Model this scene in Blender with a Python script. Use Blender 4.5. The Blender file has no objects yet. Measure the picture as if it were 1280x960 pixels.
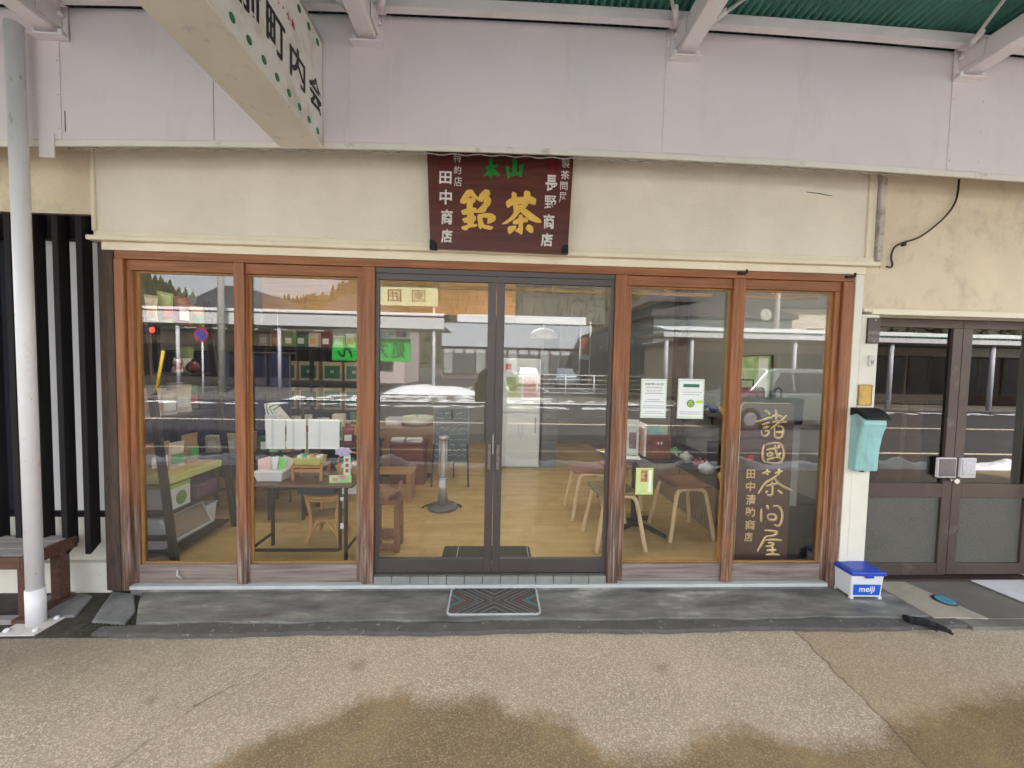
import bpy, bmesh, math, random
from mathutils import Vector, Matrix, Euler
R_ = math.radians
random.seed(7)
S = bpy.context.scene
COL = S.collection
PI = math.pi

# ------------------------------------------------------------------ camera
CAM = Vector((0.0, -2.4826, 1.4784)); YAW, PITCH, ROLL, FPX = .0444, -.0462, .0209, 480.0
cy, sy, cp, sp = math.cos(YAW), math.sin(YAW), math.cos(PITCH), math.sin(PITCH)
FWD = Vector((sy*cp, cy*cp, sp)); _r = Vector((cy, -sy, 0)); _u = _r.cross(FWD)
RT = math.cos(ROLL)*_r + math.sin(ROLL)*_u
UP = -math.sin(ROLL)*_r + math.cos(ROLL)*_u
cam = bpy.data.cameras.new('camera'); cam.lens = 13.5; cam.sensor_width = 36; cam.sensor_fit = 'HORIZONTAL'
cam.clip_start = .02; cam.clip_end = 3000
camo = bpy.data.objects.new('camera', cam); COL.objects.link(camo)
m = Matrix((RT, UP, -FWD)).transposed().to_4x4(); m.translation = CAM
camo.matrix_world = m; S.camera = camo

# ------------------------------------------------------------------ sky, sun, exposure
SUN_EL, SUN_AZ = R_(44), R_(28)      # hazy sun high behind the shop: the arcade lies in shade, the far side is lit
W = bpy.data.worlds.new('World'); S.world = W; W.use_nodes = True
nt = W.node_tree; nt.nodes.clear()
wo = nt.nodes.new('ShaderNodeOutputWorld'); bg = nt.nodes.new('ShaderNodeBackground')
sky = nt.nodes.new('ShaderNodeTexSky'); sky.sky_type = 'NISHITA'; sky.sun_disc = False
sky.sun_elevation = SUN_EL; sky.sun_rotation = SUN_AZ; sky.dust_density = 2.5; sky.air_density = 1.2
tc = nt.nodes.new('ShaderNodeTexCoord'); mp = nt.nodes.new('ShaderNodeMapping'); mp.inputs['Scale'].default_value = (1, 1, 2.6)
nz = nt.nodes.new('ShaderNodeTexNoise'); nz.inputs['Scale'].default_value = 2.2; nz.inputs['Detail'].default_value = 7; nz.inputs['Roughness'].default_value = .55
rp = nt.nodes.new('ShaderNodeValToRGB'); rp.color_ramp.elements[0].position = .36; rp.color_ramp.elements[1].position = .58
rp.color_ramp.elements[0].color = (.35, .35, .35, 1)
mx = nt.nodes.new('ShaderNodeMix'); mx.data_type = 'RGBA'; mx.inputs['B'].default_value = (7.4, 7.5, 7.7, 1)
L = nt.links.new
L(tc.outputs['Generated'], mp.inputs[0]); L(mp.outputs[0], nz.inputs[0]); L(nz.outputs[0], rp.inputs[0]); L(rp.outputs[0], mx.inputs['Factor'])
L(sky.outputs[0], mx.inputs['A']); L(mx.outputs['Result'], bg.inputs[0]); L(bg.outputs[0], wo.inputs[0])
bg.inputs[1].default_value = .09
sl = bpy.data.lights.new('sun', 'SUN'); sl.energy = 5.0; sl.angle = R_(4); sl.color = (1, .95, .88)
so = bpy.data.objects.new('sun', sl); COL.objects.link(so)
sd = Vector((math.sin(SUN_AZ)*math.cos(SUN_EL), math.cos(SUN_AZ)*math.cos(SUN_EL), math.sin(SUN_EL)))
so.rotation_euler = sd.to_track_quat('Z', 'Y').to_euler(); so.location = (0, 0, 30)
S.view_settings.view_transform = 'Standard'; S.view_settings.look = 'None'; S.view_settings.gamma = 1
S.view_settings.exposure = 2.55
S.cycles.use_denoising = True
S.cycles.max_bounces = 10; S.cycles.diffuse_bounces = 5; S.cycles.glossy_bounces = 4; S.cycles.transparent_max_bounces = 16
S.cycles.sample_clamp_indirect = 6

# ------------------------------------------------------------------ helpers
def ray(px, py): return FWD + (px-640)/FPX*RT - (py-480)/FPX*UP
def P(px, py, X=None, Y=None, Z=None):
    d = ray(px, py)
    t = (Y-CAM.y)/d.y if Y is not None else ((Z-CAM.z)/d.z if Z is not None else (X-CAM.x)/d.x)
    return CAM + d*t
def Q(px, py, Y):                       # a point seen mirrored in the shop glass
    v = P(px, py, Y=Y); return Vector((v.x, -v.y, v.z))

def link(o, parent=None):
    COL.objects.link(o)
    if parent: o.parent = parent
    return o
def thing(name, label, cat, loc=(0, 0, 0), rz=0, group=None):
    o = bpy.data.objects.new(name, None); link(o); o.location = loc; o.rotation_euler = (0, 0, rz)
    o.empty_display_size = .1
    o['label'] = label; o['category'] = cat
    if group: o['group'] = group
    return o
def tag(o, label, cat, group=None):
    o['label'] = label; o['category'] = cat
    if group: o['group'] = group
    return o
def kind(o, k): o['kind'] = k; return o

class MB:
    def __init__(s): s.v = []; s.f = []; s.sm = []
    def add(s, vs, fs, smooth=False):
        n = len(s.v); s.v += [tuple(v) for v in vs]
        s.f += [tuple(i+n for i in f) for f in fs]; s.sm += [smooth]*len(fs); return s
    def box(s, x0, x1, y0, y1, z0, z1, M=None):
        vs = [Vector((x, y, z)) for z in (z0, z1) for y in (y0, y1) for x in (x0, x1)]
        if M: vs = [M @ v for v in vs]
        return s.add(vs, [(0, 2, 3, 1), (4, 5, 7, 6), (0, 1, 5, 4), (2, 6, 7, 3), (0, 4, 6, 2), (1, 3, 7, 5)])
    def prism(s, poly, t0, t1, f):
        """poly of 2D points, f(u,v,t)->3D"""
        n = len(poly)
        a = sum(poly[i][0]*poly[(i+1) % n][1]-poly[(i+1) % n][0]*poly[i][1] for i in range(n))
        if a < 0: poly = poly[::-1]
        vs = [f(u, v, t) for t in (t0, t1) for u, v in poly]
        return s.add(vs, [tuple(range(n))[::-1], tuple(range(n, 2*n))]+[(i, (i+1) % n, n+(i+1) % n, n+i) for i in range(n)])
    def tube(s, pts, r, n=10, closed=False, caps=True):
        pts = [Vector(p) for p in pts]; N = len(pts); rs = r if isinstance(r, (list, tuple)) else [r]*N
        d0 = (pts[1]-pts[0]).normalized(); ref = Vector((0, 0, 1)) if abs(d0.z) < .9 else Vector((1, 0, 0))
        a = d0.cross(ref).normalized(); vs = []
        for i, p in enumerate(pts):
            if closed: d = pts[(i+1) % N]-pts[i-1]
            else: d = (pts[min(i+1, N-1)]-pts[max(i-1, 0)])
            d.normalize(); a = (a-d*a.dot(d))
            if a.length < 1e-6: a = d.orthogonal()
            a.normalize(); b = d.cross(a)
            vs += [p+(a*math.cos(2*PI*k/n)+b*math.sin(2*PI*k/n))*rs[i] for k in range(n)]
        M = N if closed else N-1
        fs = [(i*n+k, i*n+(k+1) % n, ((i+1) % N)*n+(k+1) % n, ((i+1) % N)*n+k) for i in range(M) for k in range(n)]
        s.add(vs, fs, True)
        if not closed and caps:
            o = len(s.v)-len(vs)
            s.f += [tuple(o+k for k in range(n))[::-1], tuple(o+(N-1)*n+k for k in range(n))]; s.sm += [False, False]
        return s
    def lathe(s, prof, c=(0, 0, 0), n=24):
        c = Vector(c); vs = []
        for r, z in prof: vs += [c+Vector((r*math.cos(2*PI*k/n), r*math.sin(2*PI*k/n), z)) for k in range(n)]
        fs = [(i*n+k, i*n+(k+1) % n, (i+1)*n+(k+1) % n, (i+1)*n+k) for i in range(len(prof)-1) for k in range(n)]
        s.add(vs, fs, True); o = len(s.v)-len(vs)
        s.f += [tuple(o+k for k in range(n))[::-1], tuple(o+(len(prof)-1)*n+k for k in range(n))]; s.sm += [False, False]
        return s
    def grid(s, nx, ny, f, smooth=True):
        vs = [f(i/nx, j/ny) for j in range(ny+1) for i in range(nx+1)]
        return s.add(vs, [(j*(nx+1)+i, j*(nx+1)+i+1, (j+1)*(nx+1)+i+1, (j+1)*(nx+1)+i) for j in range(ny) for i in range(nx)], smooth)
    def build(s, name, mat, parent=None, loc=None, rot=None, bev=0, seg=2):
        me = bpy.data.meshes.new(name); me.from_pydata(s.v, [], s.f); me.update()
        me.polygons.foreach_set('use_smooth', s.sm)
        me.materials.append(mat)
        o = bpy.data.objects.new(name, me); link(o, parent)
        if loc is not None: o.location = loc
        if rot is not None: o.rotation_euler = rot
        if bev:
            b = o.modifiers.new('b', 'BEVEL'); b.width = bev; b.segments = seg; b.limit_method = 'ANGLE'; b.angle_limit = R_(40)
            b.harden_normals = False
        return o
def box(name, mat, x0, x1, y0, y1, z0, z1, parent=None, bev=0, M=None):
    return MB().box(min(x0, x1), max(x0, x1), min(y0, y1), max(y0, y1), min(z0, z1), max(z0, z1), M).build(name, mat, parent, bev=bev)

_dg = None
_gl = {}
def glyph(ch, off=0.0):
    k = (ch, off)
    if k in _gl: return _gl[k]
    c = bpy.data.curves.new('t', 'FONT'); c.body = ch; c.offset = off; c.resolution_u = 3
    o = bpy.data.objects.new('t', c); COL.objects.link(o)
    dg = bpy.context.evaluated_depsgraph_get(); dg.update()
    me = bpy.data.meshes.new_from_object(o.evaluated_get(dg))
    vs = [(v.co.x, v.co.y) for v in me.vertices]; fs = [tuple(p.vertices) for p in me.polygons]
    bpy.data.objects.remove(o); bpy.data.curves.remove(c); bpy.data.meshes.remove(me)
    _gl[k] = (vs, fs); return _gl[k]
def put_text(mb, ch, x0, y0, x1, y1, f, off=0.0, t=0.0, keep=False):
    """glyph (or word) fitted to the box x0..x1, y0..y1 (y up); f(u,v,t)->3D"""
    vs, fs = glyph(ch, off)
    if not vs: return
    ax, bx = min(v[0] for v in vs), max(v[0] for v in vs); ay, by = min(v[1] for v in vs), max(v[1] for v in vs)
    if keep:
        sc = min((x1-x0)/(bx-ax), (y1-y0)/(by-ay)); mx_, my_ = (x0+x1)/2, (y0+y1)/2
        x0, x1, y0, y1 = mx_-(bx-ax)*sc/2, mx_+(bx-ax)*sc/2, my_-(by-ay)*sc/2, my_+(by-ay)*sc/2
    mb.add([f(x0+(v[0]-ax)/(bx-ax)*(x1-x0), y0+(v[1]-ay)/(by-ay)*(y1-y0), t) for v in vs], fs)
def outline_text(mb, ch, x0, y0, x1, y1, f, off, r):
    """raised tubes along a glyph's outline"""
    c = bpy.data.curves.new('t', 'FONT'); c.body = ch; c.offset = off; c.resolution_u = 3; c.fill_mode = 'NONE'
    o = bpy.data.objects.new('t', c); COL.objects.link(o)
    dg = bpy.context.evaluated_depsgraph_get(); dg.update()
    me = bpy.data.meshes.new_from_object(o.evaluated_get(dg))
    vs = [(v.co.x, v.co.y) for v in me.vertices]; adj = {}
    for e in me.edges:
        a, b = e.vertices; adj.setdefault(a, []).append(b); adj.setdefault(b, []).append(a)
    bpy.data.objects.remove(o); bpy.data.curves.remove(c); bpy.data.meshes.remove(me)
    ax, bx = min(v[0] for v in vs), max(v[0] for v in vs); ay, by = min(v[1] for v in vs), max(v[1] for v in vs)
    seen = set()
    for st in adj:
        if st in seen: continue
        loop = [st]; seen.add(st); c = st
        while True:
            nx = [k for k in adj[c] if k not in seen]
            if not nx: break
            c = nx[0]; seen.add(c); loop.append(c)
        pts = [Vector(f(x0+(vs[i][0]-ax)/(bx-ax)*(x1-x0), y0+(vs[i][1]-ay)/(by-ay)*(y1-y0), 0)) for i in loop]
        q = [pts[0]]
        for p in pts[1:]:
            if (p-q[-1]).length > .001: q.append(p)
        if len(q) > 2: mb.tube(q, r, 5, closed=True)

# ------------------------------------------------------------------ materials
MATS = {}
def mat(name, col, rough=.6, var=.12, scale=6, bump=0, bscale=80, metal=0, spec=.5, stretch=None, col2=None, coat=0, detail=4, dirt=None):
    if name in MATS: return MATS[name]
    m = bpy.data.materials.new(name); m.use_nodes = True; nt = m.node_tree; b = nt.nodes['Principled BSDF']
    L = nt.links.new
    g = nt.nodes.new('ShaderNodeNewGeometry'); mp = nt.nodes.new('ShaderNodeMapping'); L(g.outputs['Position'], mp.inputs[0])
    mp.inputs['Scale'].default_value = stretch or (1, 1, 1)
    n = nt.nodes.new('ShaderNodeTexNoise'); n.inputs['Scale'].default_value = scale; n.inputs['Detail'].default_value = detail
    n.inputs['Roughness'].default_value = .6
    L(mp.outputs[0], n.inputs[0])
    r = nt.nodes.new('ShaderNodeMapRange'); r.inputs[1].default_value = .3; r.inputs[2].default_value = .7; L(n.outputs[0], r.inputs[0])
    mx = nt.nodes.new('ShaderNodeMix'); mx.data_type = 'RGBA'; L(r.outputs[0], mx.inputs['Factor'])
    c2 = col2 or tuple(min(1, c*(1+var)) for c in col); c1 = col if col2 else tuple(c*(1-var) for c in col)
    mx.inputs['A'].default_value = (*c1, 1); mx.inputs['B'].default_value = (*c2, 1)
    out = mx.outputs['Result']
    if dirt:   # blotchy dirt: (colour, scale, low, high)
        dn = nt.nodes.new('ShaderNodeTexNoise'); dn.inputs['Scale'].default_value = dirt[1]; dn.inputs['Detail'].default_value = 8; dn.inputs['Roughness'].default_value = .7
        if len(dirt) > 4:
            dm_ = nt.nodes.new('ShaderNodeMapping'); dm_.inputs['Scale'].default_value = dirt[4]; L(g.outputs['Position'], dm_.inputs[0]); L(dm_.outputs[0], dn.inputs[0])
        else: L(g.outputs['Position'], dn.inputs[0])
        dr = nt.nodes.new('ShaderNodeMapRange'); dr.inputs[1].default_value = dirt[2]; dr.inputs[2].default_value = dirt[3]; L(dn.outputs[0], dr.inputs[0])
        m2 = nt.nodes.new('ShaderNodeMix'); m2.data_type = 'RGBA'; L(dr.outputs[0], m2.inputs['Factor']); L(out, m2.inputs['A']); m2.inputs['B'].default_value = (*dirt[0], 1)
        out = m2.outputs['Result']
    L(out, b.inputs['Base Color'])
    rr = nt.nodes.new('ShaderNodeMapRange'); rr.inputs[3].default_value = max(0, rough-.06); rr.inputs[4].default_value = min(1, rough+.06); L(n.outputs[0], rr.inputs[0]); L(rr.outputs[0], b.inputs['Roughness'])
    b.inputs['Metallic'].default_value = metal; b.inputs['Specular IOR Level'].default_value = spec; b.inputs['Coat Weight'].default_value = coat
    if bump:
        bn = nt.nodes.new('ShaderNodeTexNoise'); bn.inputs['Scale'].default_value = bscale; bn.inputs['Detail'].default_value = 5
        L(mp.outputs[0], bn.inputs[0])
        bp = nt.nodes.new('ShaderNodeBump'); bp.inputs['Strength'].default_value = bump; bp.inputs['Distance'].default_value = .004
        L(bn.outputs[0], bp.inputs['Height']); L(bp.outputs[0], b.inputs['Normal'])
    MATS[name] = m; m['b'] = 1; return m
def principled(m): return m.node_tree.nodes['Principled BSDF']

def emit_mat(name, col, s):
    m = bpy.data.materials.new(name); m.use_nodes = True; b = principled(m)
    b.inputs['Emission Color'].default_value = (*col, 1); b.inputs['Emission Strength'].default_value = s; b.inputs['Base Color'].default_value = (*col, 1)
    return m

def glass_mat(name, tint=(1, 1, 1), ior=1.52, rough=0.0):
    m = bpy.data.materials.new(name); m.use_nodes = True; nt = m.node_tree; nt.nodes.clear(); L = nt.links.new
    o = nt.nodes.new('ShaderNodeOutputMaterial'); mx = nt.nodes.new('ShaderNodeMixShader')
    tr = nt.nodes.new('ShaderNodeBsdfTransparent'); tr.inputs[0].default_value = (*tint, 1)
    gl = nt.nodes.new('ShaderNodeBsdfGlossy'); gl.inputs['Roughness'].default_value = rough; gl.inputs['Color'].default_value = (1, 1, 1, 1)
    fr = nt.nodes.new('ShaderNodeFresnel'); g = nt.nodes.new('ShaderNodeNewGeometry')
    ma = nt.nodes.new('ShaderNodeMapRange'); ma.inputs[3].default_value = ior; ma.inputs[4].default_value = 1/ior
    L(g.outputs['Backfacing'], ma.inputs[0]); L(ma.outputs[0], fr.inputs[0])
    L(fr.outputs[0], mx.inputs[0]); L(tr.outputs[0], mx.inputs[1]); L(gl.outputs[0], mx.inputs[2]); L(mx.outputs[0], o.inputs[0])
    return m
GLASS = glass_mat('window_glass', (.98, .985, .98), 1.58)
GLASS_N = glass_mat('neighbour_glass', (.5, .48, .45), 1.72)
ACRYL = glass_mat('clear_acrylic', (.95, .96, .96), 1.45)

def wood_frame(name, axis, fade=True):
    """stained joinery: warm at the top, weathered grey and streaked towards the sill"""
    m = bpy.data.materials.new(name); m.use_nodes = True; nt = m.node_tree; b = principled(m); L = nt.links.new
    g = nt.nodes.new('ShaderNodeNewGeometry'); mp = nt.nodes.new('ShaderNodeMapping'); L(g.outputs['Position'], mp.inputs[0])
    mp.inputs['Scale'].default_value = {'z': (30, 30, 1.2), 'x': (1.2, 30, 30)}[axis]
    n = nt.nodes.new('ShaderNodeTexNoise'); n.inputs['Scale'].default_value = 2; n.inputs['Detail'].default_value = 8; n.inputs['Roughness'].default_value = .65; L(mp.outputs[0], n.inputs[0])
    r = nt.nodes.new('ShaderNodeValToRGB'); L(n.outputs[0], r.inputs[0]); e = r.color_ramp.elements
    e[0].position = .3; e[0].color = (.17, .058, .020, 1); e[1].position = .7; e[1].color = (.40, .15, .052, 1)
    r2 = nt.nodes.new('ShaderNodeValToRGB'); L(n.outputs[0], r2.inputs[0]); e = r2.color_ramp.elements
    e[0].position = .38; e[0].color = (.060, .034, .026, 1); e[1].position = .66; e[1].color = (.36, .29, .25, 1)
    c = r2.color_ramp.elements.new(.5); c.color = (.15, .085, .06, 1)
    sx = nt.nodes.new('ShaderNodeSeparateXYZ'); L(g.outputs['Position'], sx.inputs[0])
    n2 = nt.nodes.new('ShaderNodeTexNoise'); n2.inputs['Scale'].default_value = 1.4; n2.inputs['Detail'].default_value = 6
    mp2 = nt.nodes.new('ShaderNodeMapping'); mp2.inputs['Scale'].default_value = (3, 3, 1); L(g.outputs['Position'], mp2.inputs[0]); L(mp2.outputs[0], n2.inputs[0])
    z = nt.nodes.new('ShaderNodeMapRange'); z.inputs[1].default_value = 1.95; z.inputs[2].default_value = .15; L(sx.outputs[2], z.inputs[0])
    ad = nt.nodes.new('ShaderNodeMath'); ad.operation = 'ADD'; L(z.outputs[0], ad.inputs[0])
    sb = nt.nodes.new('ShaderNodeMapRange'); sb.inputs[1].default_value = .3; sb.inputs[2].default_value = .7; sb.inputs[3].default_value = -.45; sb.inputs[4].default_value = .35; L(n2.outputs[0], sb.inputs[0]); L(sb.outputs[0], ad.inputs[1])
    cl = nt.nodes.new('ShaderNodeMapRange'); cl.inputs[1].default_value = .25; cl.inputs[2].default_value = 1.0; L(ad.outputs[0], cl.inputs[0])
    mx = nt.nodes.new('ShaderNodeMix'); mx.data_type = 'RGBA'; L(cl.outputs[0], mx.inputs['Factor']); L(r.outputs[0], mx.inputs['A']); L(r2.outputs[0], mx.inputs['B'])
    L(mx.outputs['Result'], b.inputs['Base Color']); b.inputs['Roughness'].default_value = .55
    bp = nt.nodes.new('ShaderNodeBump'); bp.inputs['Strength'].default_value = .25; bp.inputs['Distance'].default_value = .003; L(n.outputs[0], bp.inputs['Height']); L(bp.outputs[0], b.inputs['Normal'])
    return m
WOOD_V = wood_frame('stained_wood_upright', 'z'); WOOD_H = wood_frame('stained_wood_rail', 'x')
LOWRAIL = mat('bleached_bottom_rail', (.13, .085, .075), .7, .2, 2.2, .4, 30, stretch=(1.2, 26, 26), col2=(.31, .26, .225), detail=8)
BEAD = mat('ochre_bead', (.34, .17, .05), .5, .2, 8, stretch=(8, 8, 1))
DARKWOOD = mat('old_dark_timber', (.03, .02, .016), .75, .5, 10, .6, 40, stretch=(12, 12, .8), col2=(.11, .065, .045))
ALU = mat('bronze_aluminium', (.082, .068, .068), .42, .06, 3, metal=.25)
ALU2 = mat('brown_aluminium', (.085, .06, .05), .4, .12, 3, metal=.25, dirt=((.16, .13, .11), 7, .58, .75))
WHITEMETAL = mat('pale_track_metal', (.52, .54, .54), .4, .08, 8)
def plaster(name, col, dirtcol, lo, hi, gr=.5):
    m = mat(name, col, .85, .07, 2.5, min(1, gr*2), 75, dirt=(dirtcol, 3.0, lo, hi)); return m
CREAM = plaster('cream_textured_plaster', (.80, .73, .60), (.68, .60, .47), .60, .9)
CREAM_OLD = plaster('weathered_cream_plaster', (.74, .63, .46), (.36, .30, .22), .5, .85, .9)
CREAMTRIM = mat('cream_painted_trim', (.80, .72, .55), .5, .06, 4, dirt=((.42, .37, .28), 12, .62, .8))
WHITEPOST = mat('off_white_paint', (.74, .71, .62), .55, .05, 3, dirt=((.55, .48, .38), 9, .62, .85))
LAV = mat('lavender_grey_paint', (.76, .70, .72), .45, .05, 1.3, .5, 5, dirt=((.60, .54, .54), 1.6, .55, .95, (3, 3, .9)))
LAVLIP = mat('pale_lip_paint', (.78, .74, .68), .5, .05, 3, dirt=((.35, .30, .24), 9, .58, .8))
STEEL = mat('painted_beam_steel', (.80, .75, .76), .45, .06, 4, dirt=((.30, .20, .15), 8, .66, .82))
POLE = mat('white_painted_pole', (.80, .79, .82), .35, .05, 3, .3, 12, dirt=((.42, .30, .20), 9, .60, .74, (2.5, 2.5, 1)))
RUST = mat('rust', (.16, .05, .02), .9, .4, 30)
GREENROOF = mat('green_corrugated_sheet', (.05, .21, .165), .5, .15, 3)
BLACKP = mat('black_paint', (.010, .010, .012), .55, .2, 8, spec=.3)
SLAT = mat('black_stained_slat', (.004, .004, .007), .75, .3, 6, stretch=(6, 6, .6), col2=(.014, .010, .010), spec=.25)
RUBBER = mat('black_rubber', (.015, .015, .016), .7, .2, 20)

# ------------------------------------------------------------------ ground
def pavement_material():
    m = bpy.data.materials.new('washed_aggregate_paving'); m.use_nodes = True; nt = m.node_tree; b = principled(m); L = nt.links.new
    N = nt.nodes.new
    g = N('ShaderNodeNewGeometry'); sx = N('ShaderNodeSeparateXYZ'); L(g.outputs['Position'], sx.inputs[0])
    def noise(s, d=4, r=.6):
        n = N('ShaderNodeTexNoise'); n.inputs['Scale'].default_value = s; n.inputs['Detail'].default_value = d; n.inputs['Roughness'].default_value = r; L(g.outputs['Position'], n.inputs[0]); return n.outputs[0]
    def mr(v, a, b_, c=0, d=1, clamp=True):
        n = N('ShaderNodeMapRange'); n.inputs[1].default_value = a; n.inputs[2].default_value = b_; n.inputs[3].default_value = c; n.inputs[4].default_value = d; n.clamp = clamp; L(v, n.inputs[0]); return n.outputs[0]
    def ma(op, a, b_):
        n = N('ShaderNodeMath'); n.operation = op
        for i, v in enumerate((a, b_)):
            if isinstance(v, (int, float)): n.inputs[i].default_value = v
            else: L(v, n.inputs[i])
        return n.outputs[0]
    def mix(f, a, b_, bt='MIX'):
        n = N('ShaderNodeMix'); n.data_type = 'RGBA'; n.blend_type = bt
        if isinstance(f, (int, float)): n.inputs['Factor'].default_value = f
        else: L(f, n.inputs['Factor'])
        for k, v in (('A', a), ('B', b_)):
            if isinstance(v, tuple): n.inputs[k].default_value = (*v, 1)
            else: L(v, n.inputs[k])
        return n.outputs['Result']
    # speckled stones
    vo = N('ShaderNodeTexVoronoi'); vo.inputs['Scale'].default_value = 210; L(g.outputs['Position'], vo.inputs[0])
    sp = N('ShaderNodeSeparateColor'); L(vo.outputs['Color'], sp.inputs[0])
    stone = N('ShaderNodeValToRGB'); L(sp.outputs[0], stone.inputs[0]); e = stone.color_ramp.elements
    e[0].position = 0; e[0].color = (.31, .235, .155, 1); e[1].position = 1; e[1].color = (.67, .54, .385, 1)
    for p, c in ((.35, (.34, .275, .20, 1)), (.7, (.45, .37, .275, 1)), (.93, (.66, .58, .45, 1))):
        q = e.new(p); q.color = c
    base = mix(mr(noise(1.3, 5), .35, .7), stone.outputs[0], (.56, .455, .33))
    base = mix(mr(noise(3.1, 6, .7), .45, .8, 0, .5), base, (.33, .265, .195))
    base = mix(.5, base, stone.outputs[0])
    # ochre stained strip on the right, behind an old joint
    jx = ma('ADD', ma('MULTIPLY', sx.outputs[1], .12), 1.83)
    jn = ma('ADD', jx, ma('MULTIPLY', ma('SUBTRACT', noise(9, 5), .5), .07))
    right = mr(ma('SUBTRACT', sx.outputs[0], jn), -.006, .006)
    och = mix(mr(noise(2.3, 5), .3, .7), (.40, .285, .155), (.29, .205, .11))
    och = mix(.5, och, stone.outputs[0])
    lim = mr(ma('ADD', sx.outputs[0], ma('MULTIPLY', sx.outputs[1], .9)), 1.55, 2.3, 1, .25)
    base = mix(ma('MULTIPLY', right, ma('MULTIPLY', lim, .9)), base, och)
    # joint and crack lines
    jl = mr(ma('ABSOLUTE', ma('SUBTRACT', sx.outputs[0], jn), 0), 0, .009, 1, 0)
    # wet area near the street: its edge follows a curve of X
    fc = N('ShaderNodeFloatCurve'); L(mr(sx.outputs[0], -3, 3, 0, 1), fc.inputs['Value'])
    pts = [(-3, -1.35), (-1.5, -1.30), (-1.085, -1.10), (-.966, -1.009), (-.835, -.912), (-.641, -.821), (-.413, -.75), (-.256, -.808), (-.042, -.77), (.102, -.856), (.277, -.88), (.421, -1.009), (.53, -1.076), (.781, -1.017), (.988, -.952), (1.17, -.992), (1.48, -1.033), (1.742, -.95), (2.1, -.86), (2.529, -.80), (3, -.7)]
    cu = fc.mapping.curves[0]
    cu.points[0].location = (0, (pts[0][1]+1.5)); cu.points[1].location = (1, (pts[-1][1]+1.5))
    for x, y in pts[1:-1]: cu.points.new((x+3)/6, y+1.5)
    fc.mapping.update()
    edge = ma('SUBTRACT', fc.outputs[0], 1.5)
    d = ma('SUBTRACT', edge, sx.outputs[1])
    d = ma('ADD', d, ma('MULTIPLY', ma('SUBTRACT', noise(6, 8, .75), .5), .26))
    wet = mr(d, -.025, .07)
    wetc = mix(1.0, base, (.56, .485, .38), 'MULTIPLY')
    patch = mr(noise(2.6, 6, .65), .48, .66)
    wetc = mix(ma('MULTIPLY', patch, .5), wetc, mix(.35, (.44, .29, .11), wetc))
    colr = mix(wet, base, wetc)
    colr = mix(ma('MULTIPLY', jl, .7), colr, (.07, .055, .04))
    # damp by the step on the left
    damp = ma('MULTIPLY', mr(sx.outputs[0], -1.2, -2.2), mr(ma('ADD', sx.outputs[1], ma('MULTIPLY', noise(4), .3)), -.75, -.35))
    colr = mix(ma('MULTIPLY', damp, .55), colr, (.10, .08, .06))
    for (sx_, sy_, sr) in ((-.66, -.60, .05), (.87, -.64, .055), (-.42, -.42, .02), (1.55, -.55, .02), (-1.5, -.78, .04)):
        dx_ = ma('SUBTRACT', sx.outputs[0], sx_); dy_ = ma('SUBTRACT', sx.outputs[1], sy_)
        rr_ = ma('POWER', ma('ADD', ma('MULTIPLY', dx_, dx_), ma('MULTIPLY', dy_, dy_)), .5)
        sp_ = mr(ma('ADD', rr_, ma('MULTIPLY', ma('SUBTRACT', noise(14, 6, .7), .5), sr*2.6)), sr, sr*.3)
        colr = mix(ma('MULTIPLY', sp_, .32), colr, (.15, .095, .06))
    # a wandering crack on the left
    wn = N('ShaderNodeTexNoise'); wn.inputs['Scale'].default_value = 3; wn.inputs['Detail'].default_value = 6; L(g.outputs['Position'], wn.inputs[0])
    ck = ma('ADD', ma('ADD', sx.outputs[0], ma('MULTIPLY', sx.outputs[1], -.62)), ma('MULTIPLY', ma('SUBTRACT', wn.outputs[0], .5), .35))
    ckl = ma('MULTIPLY', mr(ma('ABSOLUTE', ma('ADD', ck, .72), 0), 0, .010, 1, 0), mr(sx.outputs[1], -.50, -.62))
    colr = mix(ma('MULTIPLY', ckl, ma('MULTIPLY', mr(noise(6), .4, .6), .8)), colr, (.13, .09, .065))
    L(colr, b.inputs['Base Color'])
    L(mr(wet, 0, 1, .85, .5), b.inputs['Roughness'])
    bp = N('ShaderNodeBump'); bp.inputs['Strength'].default_value = .45; bp.inputs['Distance'].default_value = .003
    L(ma('ADD', vo.outputs['Distance'], ma('MULTIPLY', noise(300, 2), .6)), bp.inputs['Height']); L(bp.outputs[0], b.inputs['Normal'])
    return m
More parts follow.
